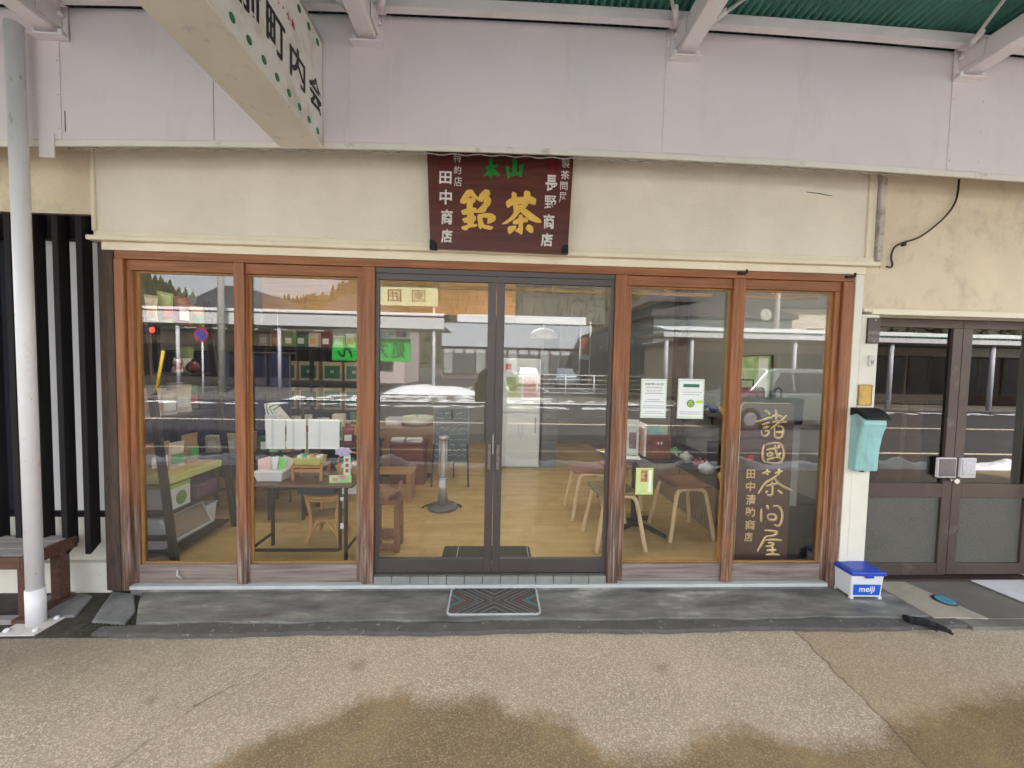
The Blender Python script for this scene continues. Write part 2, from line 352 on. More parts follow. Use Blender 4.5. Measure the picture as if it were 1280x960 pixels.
def concrete_material():
    m = bpy.data.materials.new('stained_concrete'); m.use_nodes = True; nt = m.node_tree; b = principled(m); L = nt.links.new; N = nt.nodes.new
    g = N('ShaderNodeNewGeometry')
    mp = N('ShaderNodeMapping'); mp.inputs['Scale'].default_value = (.7, 2.2, 2); L(g.outputs['Position'], mp.inputs[0])
    def noise(s, d, v): n = N('ShaderNodeTexNoise'); n.inputs['Scale'].default_value = s; n.inputs['Detail'].default_value = d; n.inputs['Roughness'].default_value = .65; L(v, n.inputs[0]); return n
    a = noise(3.2, 8, mp.outputs[0]); r = N('ShaderNodeValToRGB'); L(a.outputs[0], r.inputs[0]); e = r.color_ramp.elements
    e[0].position = .32; e[0].color = (.065, .062, .060, 1); e[1].position = .68; e[1].color = (.42, .40, .35, 1)
    q = e.new(.47); q.color = (.15, .146, .138, 1); q = e.new(.57); q.color = (.21, .205, .19, 1)
    c = noise(40, 6, g.outputs['Position']); mr = N('ShaderNodeMapRange'); mr.inputs[1].default_value = .62; mr.inputs[2].default_value = .72; L(c.outputs[0], mr.inputs[0])
    f = N('ShaderNodeMath'); f.operation = 'MULTIPLY'; f.inputs[1].default_value = .35; L(mr.outputs[0], f.inputs[0])
    mx = N('ShaderNodeMix'); mx.data_type = 'RGBA'; L(f.outputs[0], mx.inputs['Factor']); L(r.outputs[0], mx.inputs['A']); mx.inputs['B'].default_value = (.38, .36, .33, 1)
    L(mx.outputs['Result'], b.inputs['Base Color'])
    rr = N('ShaderNodeMapRange'); rr.inputs[3].default_value = .4; rr.inputs[4].default_value = .85; L(a.outputs[0], rr.inputs[0]); L(rr.outputs[0], b.inputs['Roughness'])
    bp = N('ShaderNodeBump'); bp.inputs['Strength'].default_value = .35; bp.inputs['Distance'].default_value = .004; L(c.outputs[0], bp.inputs['Height']); L(bp.outputs[0], b.inputs['Normal'])
    return m
PAVE = pavement_material(); CONC = concrete_material()
ASPH = mat('asphalt', (.050, .044, .048), .75, .15, 2, .4, 200, dirt=((.085, .078, .08), 1.2, .5, .8))
SNOW = mat('snow', (.82, .84, .88), .6, .04, 6, .4, 18)
DIRTYSNOW = mat('slushy_snow', (.70, .72, .76), .6, .12, 9, .6, 25, dirt=((.3, .28, .27), 7, .6, .78))
kind(box('ground', mat('far_ground', (.10, .10, .085), .9, .3, .2), -400, 400, -600, 200, -.6, -.26), 'structure')
kind(MB().box(-30, 30, -3.1, -.38, -.25, -.03).build('pavement', PAVE), 'structure')
kind(box('pavement', CONC, -30, 30, -3.3, -3.1, -.259, -.035, bev=.01), 'structure')
kind(box('road', ASPH, -60, 60, -14, -3.3, -.259, -.17), 'structure')
for yy, w_ in ((-4.87, .10), (-8.45, .13)):
    kind(box('road_line', mat('worn_line_paint', (.75, .62, .42), .7, .2, 20), -40, 40, yy-w_/2, yy+w_/2, -.169, -.165), 'structure')
# doorstep apron in front of the shop, in two strips with a wandering joint
n = 60
def jointy(x): return -.305+.006*math.sin(x*7)+.004*math.sin(x*19+1)
mb = MB(); 
mb.prism([(-1.98, -.31)]+[(x, jointy(x)) for x in [(-1.9+i*4.6/n) for i in range(n+1)]]+[(2.70, .04), (-2.25, .04), (-2.12, -.14)], -.25, 0, lambda u, v, t: (u, v, t))
kind(mb.build('doorstep', CONC, bev=.003), 'structure')
mb = MB(); mb.prism([(x, jointy(x)-.008) for x in [(-2.15+i*5.0/n) for i in range(n+1)]]+[(x, -.392+.008*math.sin(x*5)+.004*math.sin(x*23)) for x in [(2.85-i*5.0/n) for i in range(n+1)]], -.25, -.006, lambda u, v, t: (u, v, t))
kind(mb.build('doorstep_edge', mat('rough_edge_concrete', (.10, .095, .09), .85, .2, 9, 1.0, 90, dirt=((.42, .41, .39), 26, .62, .68)), bev=.006), 'structure')
DARKC = mat('dark_grey_concrete', (.15, .14, .125), .75, .2, 3, .4, 90, dirt=((.24, .22, .19), 3, .5, .8))
PALEC = mat('pale_concrete', (.37, .33, .27), .8, .12, 3, .4, 90, dirt=((.22, .20, .17), 4, .52, .8))
mb = MB(); mb.prism([(2.707, -.32), (2.857, -.32), (3.05, -.33), (2.93, .2), (2.707, .2)], -.25, -.002, lambda u, v, t: (u, v, t)); kind(mb.build('doorstep', PALEC, bev=.003), 'structure')
mb = MB(); mb.prism([(3.056, -.33), (2.936, .2), (3.36, .2), (3.52, -.33)], -.25, -.003, lambda u, v, t: (u, v, t)); kind(mb.build('doorstep', DARKC, bev=.003), 'structure')
mb = MB(); mb.prism([(2.86, -.325), (12, -.33), (12, -.39), (2.86, -.40)], -.25, -.008, lambda u, v, t: (u, v, t)); kind(mb.build('doorstep_edge', DARKC, bev=.004), 'structure')
mb = MB(); mb.prism([(3.526, -.32), (3.366, .2), (12, .2), (12, -.32)], -.25, -.004, lambda u, v, t: (u, v, t)); kind(mb.build('doorstep', DARKC, bev=.003), 'structure')
# rough stones on the left, by the neighbour's wall
STONE = mat('flat_stone', (.20, .20, .20), .8, .35, 6, .6, 60)
for pts in ([(-2.1, -.18), (-2.27, .0), (-2.42, .02), (-2.36, -.10), (-2.26, -.27), (-2.05, -.30)], [(-2.50, -.02), (-2.40, -.22), (-2.62, -.24), (-2.8, -.05), (-2.7, .03)]):
    MB().prism(pts, -.25, -.012, lambda u, v, t: (u, v, t)).build('paving_stone', STONE, bev=.01)['kind'] = 'structure'
kind(box('earth_strip', mat('dark_earth', (.045, .04, .03), .95, .4, 20, 1, 60), -6, -1.9, -.385, .1, -.25, -.03+.004), 'structure')

# ------------------------------------------------------------------ the tea shop front
SHOP = thing('tea_shop_front', 'cream tea shop front with six glazed bays in reddish timber frames', 'shop', (0, 0, 0))
FZ = .05
DW = .055   # depth of joinery behind the facade plane
# plaster above
box('plaster_panel', CREAM, -2.432, 2.43, .0, .20, 2.246, 3.6, SHOP)
box('trim', CREAMTRIM, -2.452, -2.433, -.014, .02, 2.246, 3.4, SHOP, bev=.002)
box('trim', CREAMTRIM, 2.431, 2.452, -.014, .02, 2.246, 3.4, SHOP, bev=.002)
box('trim', CREAMTRIM, 2.453, 2.49, -.008, .02, 2.21, 3.4, SHOP, bev=.002)
box('ledge', CREAMTRIM, -2.44, .40, -.016, .02, 2.213, 2.245, SHOP, bev=.003)
box('ledge', CREAMTRIM, .402, 2.489, -.016, .02, 2.213, 2.245, SHOP, bev=.003)
box('ledge', CREAMTRIM, -2.46, 2.505, -.045, .02, 2.184, 2.212, SHOP, bev=.005)
box('trim', CREAMTRIM, -2.40, 2.44, -.012, .05, 2.134, 2.183, SHOP, bev=.002)
# timber frame
box('lintel', WOOD_H, -2.336, 2.374, -.004, .12, 2.086, 2.133, SHOP, bev=.003)
box('post', WOOD_V, -2.338, -2.282, -.008, .12, .0, 2.0855, SHOP, bev=.005)
box('post', WOOD_V, 2.30, 2.376, -.008, .12, .0, 2.0855, SHOP, bev=.005)
box('post', WOOD_V, -.846, -.768, -.006, .12, .03, 2.0855, SHOP, bev=.004)
box('post', WOOD_V, .769, .845, -.006, .12, .03, 2.0855, SHOP, bev=.004)
box('sill', WHITEMETAL, -2.28, 2.298, -.022, .12, .018, .040, SHOP, bev=.002)
box('sill_base', CONC, -2.28, 2.298, -.012, .12, -.1, .0175, SHOP)
TILE = mat('pale_glazed_tile', (.25, .255, .24), .35, .12, 9)
nt_ = 13
for i in range(nt_):
    a = -.765+i*1.53/nt_; box('tile', TILE, a+.002, a+1.53/nt_-.002, -.016, .04, .041, .092, SHOP, bev=.002)
box('door_track', ALU, -.766, .767, .005, .12, .093, .104, SHOP)
# the four timber windows; the glass of each pane stands 5 cm back
def timber_window(x0, x1, zb=.045, yo=0.0, split=None):
    w = MB(); st = .034
    w = box('window', WOOD_H, x0, x1, .012+yo, .05+yo, 2.022, 2.085, SHOP, bev=.003)
    box('stile', WOOD_V, x0, x0+st, .0115+yo, .0505+yo, zb, 2.0215, w, bev=.003)
    box('stile', WOOD_V, x1-st, x1, .0115+yo, .0505+yo, zb, 2.0215, w, bev=.003)
    box('bottom_rail', LOWRAIL, x0+st+.001, x1-st-.001, .012+yo, .05+yo, zb, .16, w, bev=.003)
    bz = MB(); xa, xb = x0+st, x1-st; t = .011
    bz.box(xa, xa+t, .0345+yo, .0495+yo, .161, 2.021); bz.box(xb-t, xb, .0345+yo, .0495+yo, .161, 2.021)
    bz.box(xa+t, xb-t, .0345+yo, .0495+yo, .161, .161+.008); bz.box(xa+t, xb-t, .0345+yo, .0495+yo, 2.021-t, 2.021)
    bz.build('glazing_bead', BEAD, w)
    box('pane', GLASS, xa+.002, xb-.002, .044+yo, .048+yo, .163, 2.02, w)
    return w
timber_window(-2.281, -1.598); timber_window(-1.597, -.847, yo=.003)
timber_window(.846, 1.598, yo=.003); timber_window(1.599, 2.299)
box('cover_strip', WOOD_V, -1.632, -1.570, -.002, .011, .041, 2.0855, SHOP, bev=.003)
box('cover_strip', WOOD_V, 1.557, 1.636, -.002, .011, .041, 2.0855, SHOP, bev=.003)
# worn outer edges: split fibres at the feet of the posts
# bronze aluminium sliding doors
def alu_door(x0, x1, hx, yo):
    d = box('door', ALU, x0, x1, .015+yo, .045+yo, 2.012, 2.052, SHOP, bev=.002)
    t = .052; lo = .022
    xl, xr = (x0+lo, x1-t) if hx > 0 else (x0+t, x1-lo)
    box('stile', ALU, x0, xl, .0145+yo, .0455+yo, .105, 2.0115, d, bev=.002)
    box('stile', ALU, xr, x1, .0145+yo, .0455+yo, .105, 2.0115, d, bev=.002)
    box('bottom_rail', ALU, xl+.0005, xr-.0005, .015+yo, .045+yo, .105, .197, d, bev=.002)
    box('pane', GLASS, xl+.0005, xr-.0005, .028+yo, .032+yo, .198, 2.011, d)
    h0 = (x1-.036) if hx > 0 else (x0+.016)
    box('handle', mat('worn_handle_metal', (.22, .19, .16), .4, .3, 40, metal=.5), h0, h0+.020, .004+yo, .014+yo, .80, .965, d, bev=.003)
    return d
alu_door(-.767, -.002, 1, 0); alu_door(.002, .768, -1, 0)
box('weather_strip', WHITEMETAL, -.008, -.003, .006, .013, .90, 1.03, SHOP)
box('door_jamb', ALU, -.7675, .7685, .01, .05, 2.053, 2.085, SHOP)
# dark old post between the shop and its left neighbour
box('old_post', DARKWOOD, -2.385, -2.3395, -.012, .12, .0, 2.133, SHOP, bev=.006)
box('old_post', DARKWOOD, -2.44, -2.387, .002, .12, .0, 2.18, SHOP, bev=.006)
# hooks on the lintel
for x in (1.60, 2.335):
    h = MB(); h.box(x-.03, x+.01, -.022, -.005, 2.108, 2.122); h.tube([(x+.01, -.014, 2.112), (x+.022, -.02, 2.116), (x+.024, -.022, 2.14)], .006, 8)
    h.build('hook', BLACKP, SHOP)
# small chalk-white bracket on the first bottom rail
k = MB(); k.tube([(-2.005, .004, .13), (-2.0, -.006, .10), (-1.985, -.006, .095), (-1.98, .004, .075)], .004, 6); k.build('latch', WHITEMETAL, SHOP)

# right hand white pillar
PIL = thing('white_pillar', 'off-white painted pillar between the timber shop front and brown doors', 'pillar', (2.47, 0, 0))
def rel(o, loc): # shift children given in world coordinates
    for c in o.children: c.location = Vector(c.location)-Vector(loc)
box('shaft', WHITEPOST, 2.377, 2.432, -.012, .15, -.01, 2.132, PIL, bev=.003)
box('shaft', WHITEPOST, 2.4325, 2.436, .0, .15, -.01, 2.132, PIL)
box('shaft', WHITEPOST, 2.4365, 2.560, -.008, .15, -.01, 1.872, PIL, bev=.003)
rel(PIL, PIL.location)

# ------------------------------------------------------------------ neighbour on the right
NB = thing('brown_door_shop', 'neighbouring shop with brown aluminium double doors under weathered cream plaster', 'shop', (3.3, 0, 0))
box('plaster_wall', CREAM_OLD, 2.552, 9, .004, .25, 1.913, 3.6, NB)
box('plaster_wall', CREAM_OLD, 2.492, 2.551, .010, .25, 2.184, 3.6, NB)
box('plaster_wall', CREAM_OLD, 2.4365, 2.551, .004, .25, 1.913, 2.1835, NB)
box('downpipe', mat('grimy_pipe', (.55, .50, .44), .6, .15, 10, dirt=((.2, .16, .12), 12, .5, .7)), 2.495, 2.535, -.03, .008, 2.225, 2.9, NB, bev=.006)
box('lintel_trim', CREAMTRIM, 2.495, 9, -.02, .05, 1.874, 1.912, NB, bev=.003)
box('lintel_trim', CREAMTRIM, 2.44, 2.494, -.016, .05, 1.89, 1.912, NB, bev=.003)
box('jamb', WHITEPOST, 3.935, 4.2, -.005, .2, 0, 1.873, NB, bev=.004)
box('threshold', ALU2, 2.562, 3.934, .07, .2, -.02, .012, NB)
def brown_door(x0, x1, side, zb):
    y0, y1 = .10, .14; t = .07
    d = box('door', ALU2, x0, x1, y0, y1, 1.81, 1.868, NB, bev=.002)
    box('stile', ALU2, x0, x0+t, y0-.0005, y1+.0005, zb, 1.8095, d, bev=.002)
    box('stile', ALU2, x1-t, x1, y0-.0005, y1+.0005, zb, 1.8095, d, bev=.002)
    box('rail', ALU2, x0+t+.0005, x1-t-.0005, y0, y1, .60, .70, d, bev=.002)
    box('rail', ALU2, x0+t+.0005, x1-t-.0005, y0, y1, zb, .115, d, bev=.002)
    box('pane', GLASS_N, x0+t+.0005, x1-t-.0005, .118, .122, .701, 1.809, d)
    box('lower_panel', mat('hammered_grey_panel', (.10, .097, .085), .5, .25, 60, .8, 120, dirt=((.12, .115, .095), 3, .45, .75), spec=.3), x0+t+.0005, x1-t-.0005, .116, .124, .1155, .5995, d)
    # push plate
    px = (x1-t-.06, x1-.005) if side < 0 else (x0+.04, x0+t+.07)
    p_ = box('push_plate', mat('plate_edge', (.8, .75, .8), .4), px[0]-.006, px[1]+.006, .082, .0985, .752, .892, d)
    box('plate_face', mat('tinted_plate', (.13, .11, .12), .2, .2, 80, metal=.4) if side < 0 else mat('silver_plate', (.38, .39, .43), .25, .25, 80, metal=.6), px[0], px[1], .079, .0815, .758, .886, p_)
    return d
brown_door(2.565, 3.293, -1, .03); d2 = brown_door(3.297, 3.932, 1, .035)
kb = MB(); kb.tube([(3.262, .10, .735), (3.262, .06, .735)], .013, 12); kb.tube([(3.262, .06, .735), (3.262, .045, .735)], .018, 12); kb.build('door_knob', mat('steel_knob', (.7, .68, .65), .25, metal=1), NB)
box('head_flashing', CREAMTRIM, 2.562, 9, .051, .095, 1.8695, 1.873, NB)
rel(NB, NB.location)
kind(box('neighbour_floor', mat('dull_floor', (.12, .10, .085), .5, .2, 3), 2.6, 9, .26, 6, -.2, .008), 'structure')
kind(box('neighbour_wall', mat('dim_wall', (.10, .085, .075), .8, .2, 2), 2.6, 9, 5, 5.1, .0, 3), 'structure')
kind(box('neighbour_wall', MATS['dim_wall'], 8.9, 9, .25, 5, .0, 3), 'structure')
kind(box('neighbour_ceiling', MATS['dim_wall'], 2.562, 9, .251, 5, 2.2, 2.3), 'structure')
# cartons stacked inside the neighbour's door
KRAFT = mat('kraft_cardboard', (.42, .27, .15), .8, .08, 5)
v = P(1170, 600, Y=.9); 
for i, (w_, h_) in enumerate(((.42, .34), (.40, .36), (.38, .27))):
    z0 = .012+[0, .342, .704][i]+.25
    c = thing('carton', ['large kraft carton at the base of the stack behind brown door glass', 'middle kraft carton stacked inside the brown door', 'top kraft carton of the stack inside the brown door'][i], 'box', (3.50, .85, z0), .05*i)
    box('carton_body', KRAFT, -w_/2, w_/2, -.2, .2, 0, h_, c, bev=.003); box('packing_tape', mat('tape', (.55, .42, .28), .3), -.025, .025, -.2015, .2015, -.0005, h_+.0012, c)
pl = thing('carton_stand', 'low dark crate carrying the carton stack behind brown door', 'crate', (3.5, .85, .01)); box('crate_body', DARKWOOD, -.24, .24, -.22, .22, 0, .25, pl, bev=.004)
for z in (.06, .14): box('slat', DARKWOOD, -.25, .25, -.232, -.2205, z, z+.05, pl)

# ------------------------------------------------------------------ neighbour on the left, black slats
LF = thing('slatted_wall_house', 'neighbouring house with black upright slats over a white wall', 'house', (-3, 0, 0))
box('plaster_wall', CREAM_OLD, -9, -2.4525, .004, .25, 2.345, 3.6, LF)
box('plaster_wall', mat('white_wall', (.80, .78, .80), .7, .05, 2), -3.05, -2.4415, .08, .25, .475, 2.20, LF)
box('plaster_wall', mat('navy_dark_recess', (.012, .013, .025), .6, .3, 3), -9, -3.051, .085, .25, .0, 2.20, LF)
box('head_board', SLAT, -9, -2.4415, .02, .25, 2.201, 2.342, LF)
box('rail', SLAT, -3.2, -2.452, .055, .079, .455, .49, LF)
box('plinth', WHITEPOST, -3.4, -2.47, .06, .25, .17, .454, LF, bev=.004)
box('plinth', WHITEPOST, -9, -2.435, .025, .25, -.1, .168, LF, bev=.006)
box('plinth', STONE, -2.469, -2.441, .05, .2, .17, .45, LF, bev=.008)
xs = [-2.474-.135*i for i in range(14)]
for i, x in enumerate(xs):
    x = x-.006*random.random()
    mb = MB(); yb = -.048
    mb.prism([(yb, .262), (yb, 2.318), (.015, 2.335), (.015, .31)], x-.036, x, lambda u, v, t: (t, u, v))
    mb.build('slat', SLAT, LF, bev=.0025)
for zz in (1.0, 1.7): box('rail', SLAT, -3.2, -2.452, .0155, .03, zz, zz+.03, LF) if 0 else None
rel(LF, LF.location)

# ------------------------------------------------------------------ arcade canopy
CAN = thing('arcade_canopy', 'lavender painted steel street canopy with green corrugated roof over the pavement', 'canopy', (0, -.2, 0))
def zb(x): return 2.748-.007*(x-.9)**2
FY = -.20
def fascia_piece(name, x0, x1, y, thick, m, z0=.0, top=None, n=6, lip=False):
    mb = MB(); pts = []
    xs_ = [x0+(x1-x0)*i/n for i in range(n+1)]
    lo = [(x, zb(x)+z0) for x in xs_]; hi = [(x, (zb(x)+top)) for x in xs_[::-1]]
    mb.prism(lo+hi, y, y+thick, lambda u, v, t: (u, t, v)); return mb.build(name, m, CAN, bev=.002)
seams = [-9, -5.6, -2.482, -1.597, -.735, 1.065, 2.83, 5.6, 9]
for a, b in zip(seams[:-1], seams[1:]):
    fascia_piece('fascia_panel', a+.002, b-.002, FY, .008, LAV, .002, .70, n=max(4, int((b-a)*4)))
for a, b in ((-2.56, -2.405), (-.855, -.62), (.955, 1.175), (2.72, 2.94)):
    fascia_piece('cover_plate', a, b, FY-.004, .0035, LAV, .004, .70)
fascia_piece('lower_lip', -9, 9, FY-.003, .012, LAVLIP, -.032, .0, n=60)
fascia_piece('upper_lip', -9, 9, FY+.009, .05, LAV, .66, .70, n=60)
box('fascia_bracket', LAV, -2.52, -2.44, FY-.012, FY-.0045, 2.57, 2.70, CAN, bev=.002)
def cz(y): return 3.475+.02*(-.2-y)    # underside height of the sheet
# corrugated sheet
pitch = .045; nseg = int(12/pitch*6)
mb = MB()
mb.grid(nseg, 6, lambda u, v: (-6+12*u, .02-3.2*v, cz(.02-3.2*v)+.012+.011*math.sin(12*u/pitch*2*PI)-.005*((-6+12*u)-.9)**2))
sh = mb.build('roof_sheet', GREENROOF, CAN); so_ = sh.modifiers.new('s', 'SOLIDIFY'); so_.thickness = .0015
def bz(x): return zb(x)+.552
bx = [(-5.0), (-2.432), (-.748), (1.065), (2.80), (5.4)]
for x in bx:
    z0 = bz(x); w = .05
    beam = box('rafter', STEEL, x-w, x+w, -3.15, FY-.016, z0, z0+.125, CAN, bev=.006)
    mbp = MB(); mbp.box(x-.005, x+.005, -3.1, -.28, z0-.0015, z0)
    ep = MB(); ep.box(x-.085, x+.085, FY-.015, FY-.0045, z0-.03, z0+.15); ep.box(x-.09, x+.09, FY-.05, FY-.0155, z0-.028, z0-.018)
    ep.build('end_plate', STEEL, beam, bev=.002)
    bo = MB()
    for dx in (-.068, .068):
        for dz in (-.002, .09): bo.tube([(x+dx, FY-.016, z0+dz), (x+dx, FY-.04, z0+dz)], .011, 6)
    bo.build('bolt', POLE, beam)
    for s in (-1, 1):
        gz = MB(); gz.box(x+s*.058-.004, x+s*.058+.004, -.33, -.215, z0+.03, z0+.13); gz.box(min(x+s*.055, x+s*.11), max(x+s*.055, x+s*.11), -.30, -.24, z0+.118, z0+.124)
        gz.build('gusset', STEEL, beam, bev=.002)
for i in range(len(bx)-1):
    a, b = bx[i], bx[i+1]; z_ = lambda x: bz(x)+.112
    rod = MB(); rod.tube([(a+.085, -.27, z_(a)), (b-.085, -2.9, z_(b)+.02)], .009, 8); rod.tube([(a+.085, -.27, z_(a)), (a+.14, -.38, z_(a))], .015, 8); rod.build('brace_rod', STEEL, CAN)
    rod = MB(); rod.tube([(b-.085, -.27, z_(b)), (a+.085, -2.9, z_(a)+.02)], .009, 8); rod.tube([(b-.085, -.27, z_(b)), (b-.14, -.38, z_(b))], .015, 8); rod.build('brace_rod', STEEL, CAN)
for yy in (-.285, -.80, -1.5, -2.2, -3.0):
    pu = MB(); nn = 60
    for (dy0, dy1, dz0, dz1) in ((0, .045, .0, .006), (0, .004, .006, .055),):
        lo = [(-8+16*i/nn) for i in range(nn+1)]
        poly = [(x, bz(x)+.126+dz0) for x in lo]+[(x, bz(x)+.126+dz1) for x in lo[::-1]]
        pu.prism(poly, yy+dy0, yy+dy1, lambda u, v, t: (u, t, v))
    pu.build('purlin', STEEL, CAN)
box('outer_gutter', STEEL, -9, 9, -3.32, -3.16, 3.36, 3.56, CAN, bev=.004)
# post and base plate
PX, PY = -2.553, -.272
po = MB(); po.tube([(PX, PY, -.028), (PX, PY, .18)], .040, 24); po.tube([(PX, PY, .18), (PX, PY, bz(PX))], .0355, 24); post = po.build('support_post', POLE, CAN)
pb = box('base_plate', mat('scuffed_plate', (.62, .58, .56), .5, .1, 12, dirt=((.3, .22, .17), 14, .55, .75)), PX-.10, PX+.10, PY-.10, PY+.09, -.0285, -.020, post, bev=.001)
bo = MB()
for dx, dy in ((-.072, .035), (.072, .035), (-.075, -.07), (.075, -.07)): MB().lathe([(.013, -.0198), (.013, -.008), (.008, -.004)], (PX+dx, PY+dy, 0), 6).build('anchor_bolt', POLE, post)

for x_ in (-6.2, 5.9):
    MB().tube([(x_, PY, -.028), (x_, PY, bz(x_))], .042, 20).build('support_post', POLE, CAN)
for x_ in (-5.0, -.0+1.065+4.3):
    pass
rel(CAN, CAN.location)
# loose cable twisted along the canopy lip, and the one hanging down to the hook
cb = MB(); pts = []
for i in range(240):
    x = -2.40+i*4.9/239
    if True: pts.append((x, -.178+.004*math.sin(i*.9), zb(x)-.036+.004*math.cos(i*.9)-.003*abs(math.sin(i*.11))))
cb.tube(pts, .0035, 6); tag(cb.build('twisted_cable', mat('cable_grey', (.30, .28, .26), .6, .4, 40)), 'thin twisted grey cable clipped under the canopy lip above the shop sign', 'cable')
p0 = [P(x, y, Y=-.02) for x, y in ((1199, 224), (1197, 245), (1192, 258), (1180, 273), (1160, 290), (1145, 299), (1128, 303), (1117, 309), (1113, 322), (1116, 330), (1114, 335), (1108, 333))]
def smooth(pts, k=3):
    for _ in range(k):
        q = [pts[0]]
        for a, b in zip(pts[:-1], pts[1:]): q += [a*.75+b*.25, a*.25+b*.75]
        pts = q+[pts[-1]]
    return pts
cb = MB(); cb.tube(smooth(p0, 2), .0055, 8); v = P(1132, 303, Y=-.02); cb.box(v.x-.008, v.x+.008, v.y, v.y+.02, v.z-.02, v.z)
tag(cb.build('hanging_cable', mat('dark_cable', (.03, .022, .02), .5)), 'dark cable hanging from the canopy lip and curling by the cream ledge', 'cable')

# ------------------------------------------------------------------ hanging sign box of the town association
X1 = -.997
sg = thing('hanging_sign_box', 'long white box sign with green dots and black characters hung under canopy', 'sign', (X1, -.21, 2.69))
SIGNW = mat('grimy_sign_white', (.74, .72, .68), .45, .05, 3, dirt=((.42, .37, .28), 5, .50, .75))
SIGNB = mat('stained_sign_underside', (.73, .69, .60), .6, .08, 4, dirt=((.42, .40, .42), 6, .56, .72))
ztop = .575
box('sign_body', SIGNW, -.24, 0, -2.6, 0, .004, ztop, sg, bev=.003)
box('sign_underside', SIGNB, -.241, .001, -2.601, .001, -.004, .0035, sg, bev=.001)
box('sign_edge', mat('edge_alu', (.42, .40, .38), .4, .15, 10, metal=.3), -.006, .004, -2.602, .002, ztop-.012, ztop+.006, sg)
gm = mat('green_sign_paint', (.005, .16, .05), .4)
for i in range(24):
    y = -.061-.098*i
    for zz in (.054, .522):
        mbd = MB(); mbd.prism([(y+.0165*math.cos(a*PI/8), zz+.0165*math.sin(a*PI/8)) for a in range(16)], .0005, .0025, lambda u, v, t: (t, u, v)); mbd.build('dot', gm, sg)
INK = mat('black_ink', (.012, .01, .016), .5)
RED = mat('red_ink', (.45, .02, .04), .5)
fm = lambda u, v, t: (.0016, u, v)
for i, ch in enumerate('会内町前'):
    c = -.085-.187*i; mb = MB(); put_text(mb, ch, c-.074, .15, c+.074, .318, fm, .022); mb.build('lettering', INK, sg)
mb = MB()
for i, ch in enumerate('飯小・町'):
    c = -.312-.045*i; s_ = .006 if ch == '・' else .018; put_text(mb, ch, c-s_, .398-s_, c+s_, .398+s_, fm, .012)
mb.build('lettering', RED, sg)
for hy in (-.12, -1.4): MB().tube([(-.12, hy, ztop), (-.12, hy, ztop+.35)], .012, 8).build('hanger', STEEL, sg)

# ------------------------------------------------------------------ carved shop board over the door
BY = -.085
hb = thing('wooden_signboard', 'dark red-brown wooden signboard with yellow and white characters above the door', 'sign', (0, BY, 2.19))
def boardwood(name, a, b_, s=3, rough=.4):
    return mat(name, a, rough, .3, s, .35, 30, stretch=(1, 6, 9), col2=b_, dirt=((.30, .16, .11), 9, .66, .8), coat=.2)
BW = boardwood('lacquered_board', (.075, .018, .014), (.14, .035, .026))
tilt = R_(4)
Mx = Matrix.Rotation(-tilt, 4, 'X')
mb = MB(); mb.prism([(-.410, 0), (.434, -.012), (.464, .605), (-.444, .600)], 0, .022, lambda u, v, t: tuple(Mx @ Vector((u, t, v)))); mb.build('board', BW, hb, bev=.003)
mb = MB()
def cap(mb, x, s):
    mb.prism([(x, -.008), (x+s*.045, -.008), (x+s*.045, .02), (x+s*.03, .045), (x, .05)], -.006, .026, lambda u, v, t: tuple(Mx @ Vector((u, t, v))))
for x, s in ((-.414, 1), (.438, -1)):
    mb = MB(); cap(mb, x, s); mb.build('corner_cap', BLACKP, hb, bev=.003)
MB().box(-.3, .3, .066, .083, .35, .40).build('mount', DARKWOOD, hb)
# a photograph pixel on the board -> board plane
def onb(px, py):
    v = P(px, py, Y=BY); 
    for _ in range(3):
        yy = BY-math.sin(tilt)*0+math.tan(tilt)*(v.z-2.19)*1; v = P(px, py, Y=BY+math.tan(tilt)*(v.z-2.19))
    return v.x, (v.z-2.19)/math.cos(tilt)
fb = lambda u, v, t: tuple(Mx @ Vector((u, -.0008-t, v)))
YEL = mat('yellow_gold_paint', (.80, .50, .10), .45, .1, 12); GRN = mat('green_paint', (.01, .22, .03), .45, .15, 12)
WHT = mat('white_letter_paint', (.74, .70, .66), .5, .12, 30, dirt=((.25, .12, .09), 40, .62, .7)); SEAL = mat('dark_red_seal', (.16, .010, .018), .5, .3, 20)
def strokes(polys, tr, m, name):
    mb = MB()
    for i, pl_ in enumerate(polys):
        # round the corners a little (one pass of corner cutting) so the strokes read as brushed
        q = []
        for a, b in zip(pl_, pl_[1:]+pl_[:1]): q += [(a[0]*.85+b[0]*.15, a[1]*.85+b[1]*.15), (a[0]*.15+b[0]*.85, a[1]*.15+b[1]*.85)]
        pp = [onb(*tr(*p)) for p in q]; ar = sum(pp[k][0]*pp[(k+1) % len(pp)][1]-pp[(k+1) % len(pp)][0]*pp[k][1] for k in range(len(pp)))
        if ar < 0: pp = pp[::-1]
        mb.add([fb(u, v, .0004*i) for u, v in pp], [tuple(range(len(pp)))])
    return mb.build(name, m, hb)
T7 = lambda x, y: (560+x/9.846, 225+y/9.846)
